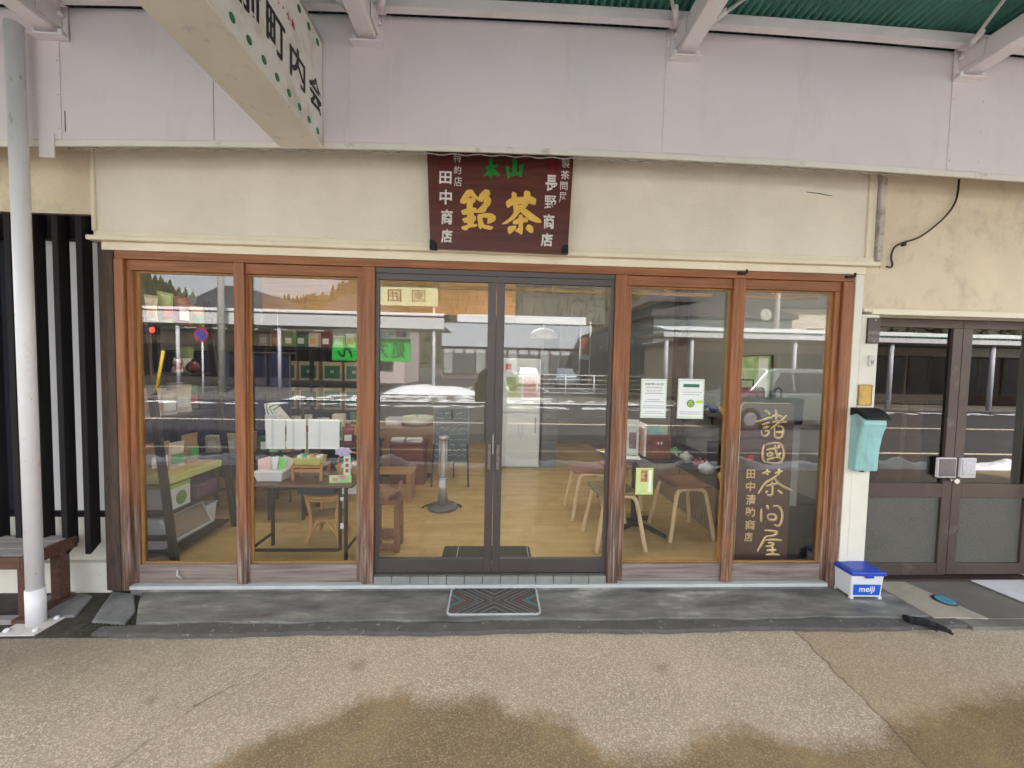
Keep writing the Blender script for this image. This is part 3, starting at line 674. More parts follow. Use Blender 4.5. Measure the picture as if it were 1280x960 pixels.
cha = [[(712, 270), (730, 250), (790, 215), (1030, 200), (1088, 235), (1078, 305), (1040, 305), (1010, 290), (860, 300), (790, 310), (740, 348), (718, 320)],
 [(782, 165), (800, 142), (845, 165), (850, 240), (862, 330), (800, 330), (785, 240)], [(935, 150), (955, 128), (1010, 145), (1018, 200), (985, 310), (940, 360), (905, 330), (930, 230)],
 [(800, 320), (860, 310), (905, 305), (950, 350), (890, 395), (830, 470), (720, 545), (650, 547), (760, 470), (810, 400)], [(880, 380), (945, 345), (1060, 430), (1130, 480), (1155, 520), (1130, 530), (1075, 525), (1000, 495), (940, 440)],
 [(868, 440), (905, 420), (925, 450), (922, 640), (905, 678), (870, 655), (820, 630), (850, 600), (868, 590)], [(795, 520), (810, 500), (870, 470), (960, 462), (988, 495), (980, 520), (900, 530), (830, 552), (800, 545)],
 [(730, 590), (760, 570), (840, 562), (838, 600), (800, 640), (755, 675), (735, 640)], [(950, 600), (985, 545), (1040, 570), (1055, 610), (1040, 658), (1000, 650)]]
mei = [[(150, 250), (185, 185), (235, 120), (300, 118), (320, 150), (260, 215), (210, 300), (150, 285)], [(300, 125), (345, 185), (400, 240), (440, 235), (425, 275), (380, 262), (340, 230), (275, 205), (260, 160)],
 [(225, 230), (330, 215), (345, 260), (300, 300), (330, 500), (300, 570), (240, 560), (235, 400)], [(160, 375), (240, 350), (300, 340), (355, 345), (340, 390), (300, 415), (235, 430), (175, 430)],
 [(170, 480), (240, 455), (340, 440), (350, 490), (300, 530), (200, 530)], [(165, 575), (250, 550), (360, 540), (360, 575), (250, 590), (240, 622), (190, 620), (165, 600)],
 [(380, 190), (450, 118), (510, 125), (522, 180), (500, 200), (535, 245), (520, 310), (480, 350), (460, 400), (360, 410), (310, 402), (370, 360), (440, 290), (440, 235), (380, 250)],
 [(360, 430), (430, 415), (425, 500), (450, 560), (400, 612), (375, 580), (365, 500)], [(380, 430), (450, 410), (540, 412), (590, 450), (585, 500), (540, 530), (480, 545), (490, 470), (430, 465)],
 [(440, 550), (555, 575), (550, 605), (520, 620), (430, 600)]]
strokes(cha, T7, YEL, 'lettering'); strokes(mei, T7, YEL, 'lettering')
T8 = lambda x, y: (520+x/6.095, 180+y/6.095)
hon = [[(520, 165), (545, 172), (600, 158), (628, 150), (622, 175), (560, 195), (530, 190)], [(555, 112), (585, 105), (586, 200), (580, 245), (570, 280), (562, 240), (558, 200)],
 [(550, 185), (575, 180), (545, 240), (510, 250), (535, 220)], [(580, 180), (610, 205), (645, 240), (625, 250), (600, 235)], [(545, 225), (605, 215), (603, 235), (548, 246)]]
yama = [[(733, 115), (765, 108), (770, 180), (762, 235), (738, 240), (735, 180)], [(682, 175), (708, 165), (712, 210), (722, 240), (700, 268), (692, 230)], [(700, 225), (790, 212), (800, 232), (720, 250), (700, 268)], [(785, 160), (820, 155), (812, 200), (806, 255), (785, 248), (790, 200)]]
strokes(hon, T8, GRN, 'lettering'); strokes(yama, T8, GRN, 'lettering')
def bt(ch, x0, y0, x1, y1, m, off):     # x0,y0,x1,y1 in enlarged-view pixels (T8)
    a = onb(*T8(x0, y1)); b = onb(*T8(x1, y0)); mb = MB(); put_text(mb, ch, a[0], a[1], b[0], b[1], fb, off); mb.build('lettering', m, hb)
for ch, b_ in (('田', (177, 210, 272, 302)), ('中', (178, 350, 275, 460)), ('商', (190, 500, 280, 612)), ('店', (190, 650, 278, 752)), ('長', (985, 238, 1080, 360)), ('野', (978, 395, 1070, 495)), ('商', (970, 535, 1055, 645)), ('店', (950, 680, 1042, 780))): bt(ch, *b_, WHT, .012 if ch == '野' else .025)
for ch, b_ in (('特', (285, 72, 345, 138)), ('約', (288, 168, 345, 228)), ('店', (290, 250, 350, 322)), ('製', (1110, 115, 1170, 180)), ('茶', (1103, 205, 1170, 268)), ('問', (1098, 290, 1155, 350)), ('屋', (1090, 370, 1148, 445))): bt(ch, *b_, WHT, .004)
a = onb(*T8(170, 180)); b = onb(*T8(268, 80)); mb = MB()
t_ = .008
for (x0, x1, z0, z1) in ((a[0], b[0], a[1], a[1]+t_), (a[0], b[0], b[1]-t_, b[1]), (a[0], a[0]+t_, a[1]+t_, b[1]-t_), (b[0]-t_, b[0], a[1]+t_, b[1]-t_)): mb.add([fb(x0, z0, 0), fb(x1, z0, 0), fb(x1, z1, 0), fb(x0, z1, 0)], [(0, 1, 2, 3)])
put_text(mb, '夕', a[0]+.02, a[1]+.02, b[0]-.02, b[1]-.02, fb, .03); mb.build('seal_mark', SEAL, hb)
c = onb(*T8(1042, 165)); mb = MB(); mb.add([fb(c[0]+.044*math.cos(k*PI/16)*(1 if k % 2 else .9), c[1]+.05*math.sin(k*PI/16)*(1 if k % 2 else .9), 0) for k in range(32)], [tuple(range(32))]); mb.build('seal_mark', SEAL, hb)

# ------------------------------------------------------------------ things in front of the shop
# doormat
DMX0, DMX1, DMY0, DMY1 = -.262, .30, -.285, .0
dm = thing('doormat', 'grey ridged doormat with teal and rust chevrons in front of the door', 'doormat', (.02, -.14, .0))
mb = MB()
def rrect(x0, x1, y0, y1, r, n=6):
    p = []
    for cx, cy_, a0 in ((x1-r, y1-r, 0), (x0+r, y1-r, 90), (x0+r, y0+r, 180), (x1-r, y0+r, 270)):
        p += [(cx+r*math.cos(R_(a0+90*k/n)), cy_+r*math.sin(R_(a0+90*k/n))) for k in range(n+1)]
    return p
hw, hh = .283, .140
mb.prism(rrect(-hw, hw, -hh, hh, .03), .001, .006, lambda u, v, t: (u, v, t)); mb.build('backing', mat('mat_backing', (.20, .20, .21), .8), dm)
mb = MB(); mb.tube([(u, v, .010) for u, v in rrect(-hw+.006, hw-.006, -hh+.006, hh-.006, .026)], .0062, 8, closed=True); mb.build('border', mat('pale_mat_border', (.40, .44, .45), .5, .15, 10), dm)
def matmat():
    m = bpy.data.materials.new('mat_pile'); m.use_nodes = True; nt = m.node_tree; b = principled(m); L = nt.links.new; N = nt.nodes.new
    tc = N('ShaderNodeTexCoord'); sx = N('ShaderNodeSeparateXYZ'); L(tc.outputs['Object'], sx.inputs[0])
    def ma(op, a, b_=0):
        n = N('ShaderNodeMath'); n.operation = op
        for i, v in enumerate((a, b_)):
            if isinstance(v, (int, float)): n.inputs[i].default_value = v
            else: L(v, n.inputs[i])
        return n.outputs[0]
    # nested V shapes pointing to the middle from both ends
    d = ma('SUBTRACT', ma('ABSOLUTE', sx.outputs[0]), ma('MULTIPLY', ma('ABSOLUTE', sx.outputs[1]), 1.35))
    r = N('ShaderNodeValToRGB'); r.color_ramp.interpolation = 'CONSTANT'; L(ma('ADD', ma('MULTIPLY', d, 2.1), .4), r.inputs[0])
    e = r.color_ramp.elements; g = (.085, .076, .070, 1); l_ = (.33, .31, .29, 1); t = (.06, .28, .32, 1); ru = (.33, .10, .06, 1)
    e[0].position = 0; e[0].color = g; e[1].position = .97; e[1].color = ru
    for p, c in ((.08, l_), (.11, g), (.20, l_), (.235, g), (.33, l_), (.36, g), (.42, l_), (.44, g), (.52, l_), (.545, g), (.60, l_), (.62, g), (.68, ru), (.71, g), (.76, l_), (.78, g), (.80, t), (.85, g), (.90, ru)):
        q = e.new(p); q.color = c
    L(r.outputs[0], b.inputs['Base Color']); b.inputs['Roughness'].default_value = .9
    return m
mb = MB(); nr = 74
for i in range(nr):
    x = -hw+.018+(2*hw-.036)*i/(nr-1); mb.box(x-.0022, x+.0022, -hh+.014, hh-.014, .006, .0115)
o = mb.build('pile_ridges', matmat(), dm); o['kind'] = 'stuff'

# milk box
mk = thing('milk_delivery_box', 'white delivery box with blue lid and blue label standing on the doorstep', 'box', (2.46, -.065, 0), R_(-1.5))
PLW = mat('white_plastic', (.70, .71, .74), .35, .03, 4); PLB = mat('blue_plastic', (.015, .06, .42), .35, .08, 4)
def taper(x0, x1, y0, y1, z0, z1, g):
    mb = MB(); vs = [(x0+g, y0+g, z0), (x1-g, y0+g, z0), (x0+g, y1-g, z0), (x1-g, y1-g, z0), (x0, y0, z1), (x1, y0, z1), (x0, y1, z1), (x1, y1, z1)]
    return mb.add(vs, [(0, 2, 3, 1), (4, 5, 7, 6), (0, 1, 5, 4), (2, 6, 7, 3), (0, 4, 6, 2), (1, 3, 7, 5)])
bw, bd, bh = .108, .075, .165
taper(-bw, bw, -bd, bd, .012, bh, .008).build('box_body', PLW, mk, bev=.006)
mb = MB()
for sx_ in (-1, 1):
    for sy_ in (-1, 1): mb.box(sx_*(bw-.014)-.010, sx_*(bw-.014)+.010, sy_*(bd-.014)-.010, sy_*(bd-.014)+.010, 0, .02)
mb.build('foot', PLW, mk, bev=.002)
lid = taper(-bw-.008, bw+.008, -bd-.010, bd+.008, bh-.004, bh+.022, -.002).build('lid', PLB, mk, bev=.006)
box('lid_rim', PLB, -bw+.012, bw-.012, -bd+.012, bd-.012, bh+.0225, bh+.026, lid, bev=.003)
box('lid_tab', PLB, -.028, .028, -bd-.014, -bd-.008, bh-.016, bh+.004, lid, bev=.002)
dd = .008/(bh-.012)
fl = lambda u, v, t: (u, -bd-.0006-t+(bh-v)*dd, v)
mb = MB(); mb.add([fl(-.088, .026, .001), fl(.088, .026, .001), fl(.092, .10, .001), fl(-.092, .10, .001)], [(0, 1, 2, 3)]); lb = mb.build('label', mat('blue_label', (.01, .10, .55), .35), mk)
mb = MB(); put_text(mb, 'meiji', -.064, .036, .064, .088, lambda u, v, t: fl(u, v, .0018), .02, keep=True); mb.build('lettering', PLW, lb)

# glove
gv = MB(); a = P(1132, 774, Z=0); b = P(1168, 780, Z=0)
base = Vector((a.x+.005, a.y-.02, .012)); 
go = thing('black_glove', 'black knitted glove lying palm down near the edge of the doorstep', 'glove', (base.x, base.y, 0))
mb = MB()
mb.tube([(0, 0, .010), (.03, -.012, .013), (.062, -.024, .013), (.082, -.032, .010)], [.016, .019, .021, .015], 10)
for k, (dx, dy, l_) in enumerate(((.078, -.010, .040), (.084, -.022, .048), (.082, -.036, .046), (.074, -.048, .036))):
    mb.tube([(dx-.015, dy, .010), (dx+l_*.5, dy-.010-.003*k, .012), (dx+l_, dy-.022-.004*k, .008)], [.008, .0075, .006], 8)
mb.tube([(.03, -.022, .010), (.045, -.05, .010), (.058, -.062, .008)], [.008, .008, .006], 8)
hand = mb.build('glove_hand', mat('black_knit', (.012, .012, .016), .95, .4, 80, .8, 300), go)
MB().tube([(-.018, .006, .010), (.002, 0, .010)], [.018, .0185], 12).build('cuff', mat('black_rib_knit', (.008, .008, .011), .95, .4, 80), go)
for x_ in go.children: x_.scale = (1.05, 1.5, 1.1)
# blue round cover
v = P(1181, 750.5, Z=0)
cv = thing('valve_cover', 'small round blue valve cover set into pale concrete', 'cover', (v.x, v.y, -.002))
MB().lathe([(.062, 0), (.062, .004), (.05, .006)], (0, 0, 0), 32).build('rim', mat('dark_iron', (.03, .035, .04), .6, .2, 20), cv)
mb = MB().lathe([(.049, .003), (.049, .0085), (.045, .0095)], (0, 0, 0), 32); lidc = mb.build('lid', mat('blue_enamel', (.06, .28, .42), .45, .2, 20, dirt=((.1, .12, .12), 30, .5, .65)), cv)
mb = MB()
for k in range(5): mb.box(-.035, .035, -.03+k*.015-.002, -.03+k*.015+.002, .0096, .0112)
mb.build('tread_rib', MATS['blue_enamel'], lidc)
# white board laid at the door on the right
mb = MB(); c4 = [P(1210, 725, Z=0), P(1300, 722, Z=0), P(1310, 768, Z=0), P(1276, 752, Z=0)]
mb.prism([(c.x, c.y-.004) for c in c4], .0005, .008, lambda u, v, t: (u, v, t)); tag(mb.build('floor_board', mat('pale_grey_board', (.62, .62, .65), .7, .05, 8, dirt=((.45, .43, .42), 6, .55, .8)), bev=.002), 'pale grey flat board lying before the brown doors', 'board')

# mailbox on the pillar
mbx = thing('mailbox', 'pale turquoise wall mailbox with black sloping lid on the white pillar', 'mailbox', (2.475, -.012, 1.03))
TQ = mat('turquoise_plastic', (.30, .56, .55), .45, .08, 3, dirt=((.16, .27, .26), 3.2, .52, .75, (3, 3, 1)))
prof = [(0, -.20), (0, .19), (-.055, .185), (-.095, .15), (-.10, .12), (-.075, .03), (-.062, -.06), (-.058, -.20)]
mb = MB(); mb.prism(prof, -.078, .078, lambda u, v, t: (t, u, v)); mb.build('box_body', TQ, mbx, bev=.010, seg=3)
prof = [(0.002, .165), (0.002, .222), (-.04, .218), (-.085, .195), (-.118, .160), (-.114, .148), (-.08, .168), (-.04, .185)]
mb = MB(); mb.prism(prof, -.086, .086, lambda u, v, t: (t, u, v)); mb.build('lid', BLACKP, mbx, bev=.006, seg=3)
box('drain_clip', BLACKP, -.01, .01, -.03, -.002, -.212, -.2, mbx)
# amber notice frame, intercom, dark nameplate
am = thing('amber_plate', 'small ochre yellow plate fixed above the turquoise mailbox', 'plate', (2.485, -.0085, 1.335))
box('plate_body', mat('ochre_plate', (.60, .36, .08), .5, .15, 20, dirt=((.4, .25, .08), 18, .5, .7)), -.048, .042, -.010, 0, -.068, .068, am, bev=.003)
mb = MB(); mb.tube([(-.048, -.010, -.068), (.042, -.010, -.068), (.042, -.010, .068), (-.048, -.010, .068)], .003, 6, closed=True); mb.build('plate_frame', mat('brass', (.35, .22, .08), .4, metal=.6), am)
for xx in (-.04, .034):
    MB().tube([(xx, -.009, .06), (xx, -.013, .06)], .003, 6).build('screw', mat('screw_steel', (.5, .48, .45), .3, metal=1), am)
ic = thing('doorbell', 'tiny grey doorbell between the dark nameplate and the ochre plate', 'doorbell', (2.512, -.0085, 1.565))
box('bell_case', mat('pale_grey_plastic', (.60, .58, .55), .5), -.018, .018, -.014, 0, -.035, .035, ic, bev=.003); box('bell_button', mat('mid_grey_plastic', (.30, .29, .28), .4), -.009, .009, -.018, -.0145, -.022, .004, ic, bev=.002)
nm = thing('nameplate', 'dark brown wooden nameplate at the top of the white pillar', 'plate', (2.515, -.0085, 1.765))
box('plate_body', mat('dark_plate_wood', (.035, .016, .012), .4, .5, 8, .3, 40, stretch=(10, 10, 1), col2=(.07, .03, .022), coat=.3), -.045, .038, -.014, 0, -.085, .085, nm, bev=.003)
for zz in (-.07, .07): MB().tube([(0, -.0135, zz), (0, -.017, zz)], .004, 8).build('screw', MATS['screw_steel'], nm)

# bench at the left edge
bn = thing('wooden_bench', 'weathered reddish brown wooden bench beside the white support post', 'bench', (-2.62, -.14, -.03), 0)
BNW = mat('bench_wood', (.055, .022, .014), .6, .3, 5, .4, 40, stretch=(1.2, 10, 10), col2=(.12, .048, .03), dirt=((.25, .22, .20), 6, .6, .8))
BGT = mat('bench_top_wood', (.23, .20, .19), .7, .3, 4, .4, 40, stretch=(1.2, 12, 10), col2=(.35, .31, .30))
for i, (y0, y1) in enumerate(((-.13, -.045), (-.04, .045), (.05, .13))): box('slat', BGT, -1.5, .0, y0, y1, .375, .395, bn, bev=.004)
box('rail', BNW, -1.5, .012, -.15, -.132, .325, .394, bn, bev=.004)
box('rail', BNW, .0125, .03, -.15, .13, .325, .394, bn, bev=.004)
box('leg', BNW, -.055, .0, -.11, -.05, .03, .324, bn, bev=.004); box('leg', BNW, -.055, .0, .05, .11, .03, .324, bn, bev=.004)
box('leg', BNW, -1.45, -1.39, -.11, -.05, .03, .324, bn, bev=.004); box('leg', BNW, -1.45, -1.39, .05, .11, .03, .324, bn, bev=.004)
box('foot_rail', BNW, -.06, .02, -.14, .12, 0, .0295, bn, bev=.004); box('foot_rail', BNW, -1.46, -1.38, -.14, .12, 0, .0295, bn, bev=.004)
box('stretcher', BGT, -1.38, -.061, -.14, -.09, .001, .03, bn, bev=.004)

# ------------------------------------------------------------------ inside the tea shop
FLOORM = mat('ochre_vinyl_floor', (.48, .32, .12), .22, .18, 1.6, .06, 30, stretch=(.7, 6, 1), col2=(.60, .43, .20), dirt=((.38, .25, .10), 5, .5, .8))
IW = mat('pale_interior_wall', (.24, .235, .205), .8, .06, 2)
DIMW = mat('grey_interior_wall', (.17, .17, .165), .8, .08, 2)
kind(box('shop_floor', FLOORM, -3.9, 2.48, .121, 4.6, -.2, FZ), 'structure')
kind(box('shop_back_wall', IW, -3.9, 2.48, 4.6, 4.75, -.2, 2.6), 'structure')
kind(box('shop_side_wall', IW, 2.481, 2.56, .26, 4.6, -.2, 2.6), 'structure')
kind(box('shop_side_wall', DIMW, -4.0, -3.901, .251, 4.6, -.2, 2.6), 'structure')
kind(box('shop_ceiling', mat('white_ceiling', (.75, .73, .68), .8, .05, 3), -3.9, 2.48, .20, 4.6, 2.50, 2.6), 'structure')
up = thing('added_upper_storey', 'plain cream upper storey added unseen above the street canopy to block sky', 'building', (0, 0, 3.61))  # unseen storey, added to block sky light from behind the shop
box('wall', CREAM_OLD, -9, 9, .0, 5, 0, 1.6, up); box('eave', STEEL, -9.2, 9.2, -.2, 5.2, 1.61, 1.7, up)
for x_ in (-3, 0, 3): w_ = box('window', ALU, x_-.8, x_+.8, -.03, -.002, .3, 1.3, up); box('pane', GLASS_N, x_-.75, x_+.75, -.034, -.031, .35, 1.25, w_)
# soffit box inside: ochre board wall above the counter, grey part with the clock
OCW = mat('ochre_plywood', (.42, .20, .055), .5, .15, 3, .1, 30, stretch=(1, 8, 14), col2=(.52, .28, .09))
kind(box('soffit_wall', OCW, -2.64, .22, 2.0, 2.03, 2.055, 2.499), 'structure')
kind(box('soffit_wall', DIMW, -3.9, -2.645, 2.0, 2.03, 1.9, 2.499), 'structure')
kind(box('soffit_wall', DIMW, .225, 1.3, 2.1, 2.13, 2.0, 2.499), 'structure')
LW = mat('pale_birch', (.66, .47, .25), .45, .12, 5, stretch=(6, 6, 1), col2=(.76, .58, .35))
RODM = mat('light_wood_rod', (.50, .30, .12), .5, .12, 6, stretch=(1, 8, 8))
for (a, b) in ((-.76, -.03), (.03, .75), (.85, 1.50), (1.63, 2.25)):
    r = thing('curtain_rail', {-.76: 'light wooden curtain rail inside the left sliding door', .03: 'light wooden curtain rail inside the right sliding door', .85: 'light wooden curtain rail above the two white notices', 1.63: 'light wooden curtain rail above the carved upright board'}[a], 'rail', ((a+b)/2, .15, 2.0), 0, 'curtain rails inside the windows')
    MB().box(a-(a+b)/2, b-(a+b)/2, -.012, .012, -.012, .012).build('rod', RODM, r, bev=.004)
    MB().box(-.012, .012, -.014, .014, -.016, .05).build('bracket', RODM, r, bev=.003)
v = P(235, 372, Y=1.98)
ck = thing('wall_clock', 'round pale wall clock high on the grey inner wall, leftmost window', 'clock', v)
def clock(parent, r, facing=-1):
    mb = MB(); mb.lathe([(r*.93, 0), (r, .01), (r, .025), (r*.9, .03)], (0, 0, 0), 32); a = mb.build('clock_rim', mat('clock_rim_grey', (.5, .5, .46), .4), parent, rot=(R_(90)*-facing, 0, 0))
    mb = MB(); mb.lathe([(r*.9, 0), (r*.9, .0285)], (0, 0, 0), 32); mb.build('clock_face', mat('clock_face_cream', (.68, .68, .58), .5), parent, rot=(R_(90)*-facing, 0, 0))
    h = MB(); y = facing*.032; 
    for ang, l_, w in ((30, r*.5, .006), (175, r*.75, .004)):
        d = Vector((math.sin(R_(ang)), 0, math.cos(R_(ang)))); h.tube([Vector((0, y, 0))-d*r*.12, Vector((0, y, 0))+d*l_], w, 6)
    for k in range(12):
        d = Vector((math.sin(k*PI/6), 0, math.cos(k*PI/6))); h.tube([d*r*.76+Vector((0, y+.003*-facing, 0)), d*r*.84+Vector((0, y+.003*-facing, 0))], .003, 4)
    h.build('hands', BLACKP, parent)
clock(ck, .105)

# ceiling lights added out of view above the window heads, to brighten the interior
FILL_TUBE = emit_mat('added_fill_tube', (1, .95, .86), 4.6)
for k, (xx, yy) in enumerate(((-2.0, .85), (.0, .95), (1.4, .95), (-1.9, 3.1), (.6, 3.1))):
    t = thing('added_fill_light', ['added white ceiling light brightening the metal table', 'added white ceiling light brightening the floor inside the sliding doors', 'added white ceiling light brightening the cafe table', 'added white ceiling light brightening the dark cabinet', 'added white ceiling light brightening the refrigerator corner'][k], 'lamp', (xx, yy, 2.40), 0, 'added ceiling lights brightening the tea shop')
    box('fitting', PLW, -.62, .62, -.09, .09, .055, .098, t, bev=.004)
    for dy in (-.045, .045): MB().tube([(-.58, dy, .03), (.58, dy, .03)], .016, 10).build('tube', FILL_TUBE, t)

# carved upright board standing behind the rightmost pane
b0 = thing('upright_carved_board', 'dark carved upright board with gold outlined characters behind the rightmost pane', 'sign', (1.925, .125, FZ))
x0, x1, z1 = -.205, .190, 1.21
PB = mat('plum_brown_board', (.060, .028, .022), .45, .25, 4, .3, 40, stretch=(14, 14, 1), col2=(.07, .035, .028))
mb = MB(); mb.prism([(x0, .0), (x1, 0), (x1, z1-.02), (x1-.03, z1), (x0+.025, z1), (x0, z1-.03)], 0, .028, lambda u, v, t: (u, t, v)); mb.build('board', PB, b0, bev=.002)
GOLD = mat('gold_leaf', (.90, .68, .30), .4, .12, 25, metal=.1)
mb = MB(); mb.tube([(x0+.004, -.001, .02), (x0+.004, -.001, z1-.032), (x0+.028, -.001, z1-.003), (x1-.03, -.001, z1-.003)], .0022, 6); mb.build('gold_edge', GOLD, b0)
def onp(px, py): v = P(px, py, Y=.1245); return v.x-1.925, v.z-FZ
fp = lambda u, v, t: (u, -.001-t, v)
C5 = lambda u, v: (915+u/8, 490+v/8)
C6 = lambda u, v: (915+u/8.344, 600+v/8.348)
BRUSH = {
 '諸': (C5, [[(325, 185), (360, 200), (378, 225)], [(235, 295), (290, 290), (350, 262), (402, 252)], [(300, 328), (345, 312), (375, 305)], [(310, 365), (345, 352), (368, 345)], [(295, 385), (300, 430), (330, 445), (360, 425), (375, 385), (330, 390)],
   [(435, 175), (445, 210), (440, 275)], [(405, 240), (450, 235), (500, 245)], [(545, 235), (500, 280), (440, 330), (385, 370)], [(400, 300), (470, 290), (545, 300)], [(425, 350), (430, 400), (425, 455), (490, 465), (515, 400), (510, 345), (455, 345)], [(440, 402), (500, 398)]]),
 '國': (C5, [[(325, 525), (305, 590), (305, 665), (332, 708)], [(340, 525), (400, 510), (480, 510), (515, 560), (520, 640), (495, 700), (430, 718), (345, 700)], [(345, 580), (400, 568), (470, 560)], [(430, 532), (440, 600), (465, 655), (492, 665)], [(455, 535), (475, 550)],
   [(362, 610), (350, 640), (400, 640), (402, 608), (368, 606)], [(345, 678), (390, 668), (430, 655)], [(485, 605), (440, 660)]]),
 '茶': (C5, [[(300, 815), (345, 800), (385, 797)], [(350, 770), (352, 830)], [(430, 812), (500, 790)], [(470, 765), (462, 830)], [(455, 832), (400, 870), (330, 905), (262, 1018)], [(420, 850), (450, 900), (500, 940), (600, 985)], [(345, 940), (400, 925), (455, 915)], [(400, 900), (408, 970), (400, 1035), (350, 1030)], [(352, 985), (335, 1010)], [(458, 980), (500, 1015)]]),
 '問': (C6, [[(308, 300), (302, 370), (305, 435)], [(365, 262), (376, 300)], [(430, 272), (490, 270), (525, 330), (520, 425), (488, 488), (440, 465)], [(372, 362), (440, 355), (465, 382), (448, 420), (382, 414), (371, 368)]]),
 '屋': (C6, [[(340, 525), (410, 530), (482, 540), (440, 580), (352, 590)], [(350, 592), (320, 645), (265, 745)], [(352, 628), (430, 620), (515, 630)], [(375, 655), (440, 660), (415, 690), (352, 692)], [(362, 732), (455, 728)], [(420, 692), (420, 772)], [(352, 782), (420, 772), (495, 782)]])}
DKG_ = mat('engraved_groove', (.10, .05, .03), .6)
for ch in '諸國茶問屋':
    tr, sts = BRUSH[ch]; mb = MB(); gv = MB()
    for st_ in sts:
        pts = []
        for u, v in st_:
            px_, py_ = tr(u, v); a_, b_ = onp(px_, py_); pts.append(Vector((a_, -.0005, b_)))
        pts = smooth(pts, 2) if len(pts) > 2 else [pts[0], pts[0].lerp(pts[1], .5), pts[1]]
        nn = len(pts); mb.tube(pts, [.0068*(.72+.5*math.sin(PI*(k+.6)/(nn+.2))) for k in range(nn)], 8)
        gp = [p+Vector((0, -.0074, 0)) for p in pts[1:-1]] if nn > 4 else []
        if len(gp) > 1: gv.tube(gp, .0018, 5)
    L_ = mb.build('lettering', GOLD, b0); gv.build('groove', DKG_, L_)
GOLD2 = mat('faded_gold_paint', (.60, .42, .18), .5, .15, 30)
for ch, (a, b_, c, d) in (('田', (933, 587, 944, 598)), ('中', (932, 602, 944, 614)), ('清', (932, 618, 945, 631)), ('助', (931, 634, 944, 646)), ('商', (931, 650, 944, 662)), ('店', (930, 665, 941, 677))):
    p = onp(a, d); q = onp(c, b_); mb = MB(); put_text(mb, ch, p[0], p[1], q[0], q[1], lambda u, v, t: (u, -.0012, v), .02); mb.build('lettering', GOLD2, b0)
p = onp(938, 572); mb = MB(); mb.add([(p[0]+.022*math.cos(k*PI/8), -.0008, p[1]+.022*math.sin(k*PI/8)) for k in range(16)], [tuple(range(16))[::-1]]); mb.build('seal_mark', mat('red_seal', (.35, .03, .03), .5, .3, 50), b0)

# notices taped inside the glass
def notice(name, px, label, lines, header=None, m=None, border=(.45, .62, .30), cat='notice', y=.040, size_from=None):
    a = P(px[0], px[3], Y=y); b = P(px[2], px[1], Y=y); w, h = b.x-a.x, b.z-a.z
    t = thing(name, label, cat, ((a.x+b.x)/2, y, a.z))
    box('paper', m or mat('white_paper', (.82, .84, .82), .7, .03, 4), -w/2, w/2, 0, .0012, 0, h, t)
    f = lambda u, v, t_: (u, -.0006-t_, v)
    bm = mat('edge_'+str(int(border[0]*100)), border, .6); mb = MB()
    e = .012
    for (u0, u1, v0, v1) in ((-w/2, w/2, .0+.008, e), (-w/2, w/2, h-e, h-.008), (-w/2+.002, -w/2+.006, e, h-e), (w/2-.006, w/2-.002, e, h-e)): mb.add([f(u0, v0, 0), f(u1, v0, 0), f(u1, v1, 0), f(u0, v1, 0)], [(0, 1, 2, 3)])
    mb.build('printed_border', bm, t)
    gi = mat('grey_print', (.22, .22, .24), .6); mb = MB(); rng = random.Random(px[0])
    for v, hh_, wd in lines:
        u = -wd/2*w
        while u < wd/2*w:
            l_ = rng.uniform(.004, .012)
            mb.add([f(u, v*h, 0), f(u+l_, v*h, 0), f(u+l_, v*h+hh_, 0), f(u, v*h+hh_, 0)], [(0, 1, 2, 3)]); u += l_+.0025
    mb.build('print_lines', gi, t)['kind'] = 'stuff'
    return t, w, h, f
n1, w, h, f = notice('opening_hours_notice', (800, 474, 834, 522), 'white notice in green border on glass, left one of the pair', [(.70, .003, .6), (.66, .003, .5), (.62, .004, .7), (.46, .004, .5), (.41, .004, .7), (.30, .004, .8), (.25, .004, .8), (.15, .003, .6), (.11, .003, .8)], y=.040)
mb = MB()
for i, ch in enumerate('営業時間・定休日'): put_text(mb, ch, -.062+.0158*i+(.004 if ch == '・' else 0), h*.84, -.062+.0158*i+.0135-(.005 if ch == '・' else 0), h*.84+.014, lambda u, v, t: (u, -.0012, v), .02)
mb.build('lettering', mat('dark_grey_print', (.10, .10, .12), .6), n1)
mb = MB()
for i, ch in enumerate('変更のお知らせ'): put_text(mb, ch, -.055+.016*i, h*.76, -.055+.016*i+.0135, h*.76+.012, lambda u, v, t: (u, -.0012, v), .01)
mb.build('lettering', mat('rose_print', (.40, .16, .16), .6), n1)
n2, w, h, f = notice('shop_notice', (846, 474, 881, 523), 'white notice with a green round face stamp and lime tag, right one of the pair', [(.66, .003, .7), (.60, .003, .6), (.16, .004, .8), (.11, .004, .8)], y=.040)
mb = MB(); mb.add([f(-.055, h*.79, .0004), f(.055, h*.79, .0004), f(.055, h*.87, .0004), f(-.055, h*.87, .0004)], [(0, 1, 2, 3)]); mb.build('green_band', mat('dark_green_print', (.02, .18, .11), .6), n2)
mb = MB(); ring = [(.0+.024*math.cos(k*PI/12), h*.38+.024*math.sin(k*PI/12)) for k in range(24)]
mb.add([f(u, v, .0003) for u, v in ring], [tuple(range(24))]); mb.build('stamp', mat('lime_print', (.35, .60, .12), .6), n2)
mb = MB(); mb.tube([f(u, v, .001) for u, v in ring], .0022, 5, closed=True)
for (u, v, w_, h_) in ((-.014, .005, .008, .006), (.006, .005, .008, .006), (-.007, -.012, .014, .006)): mb.add([f(u, h*.38+v, .0009), f(u+w_, h*.38+v, .0009), f(u+w_, h*.38+v+h_, .0009), f(u, h*.38+v+h_, .0009)], [(0, 1, 2, 3)])
mb.build('stamp_face', BLACKP, n2)
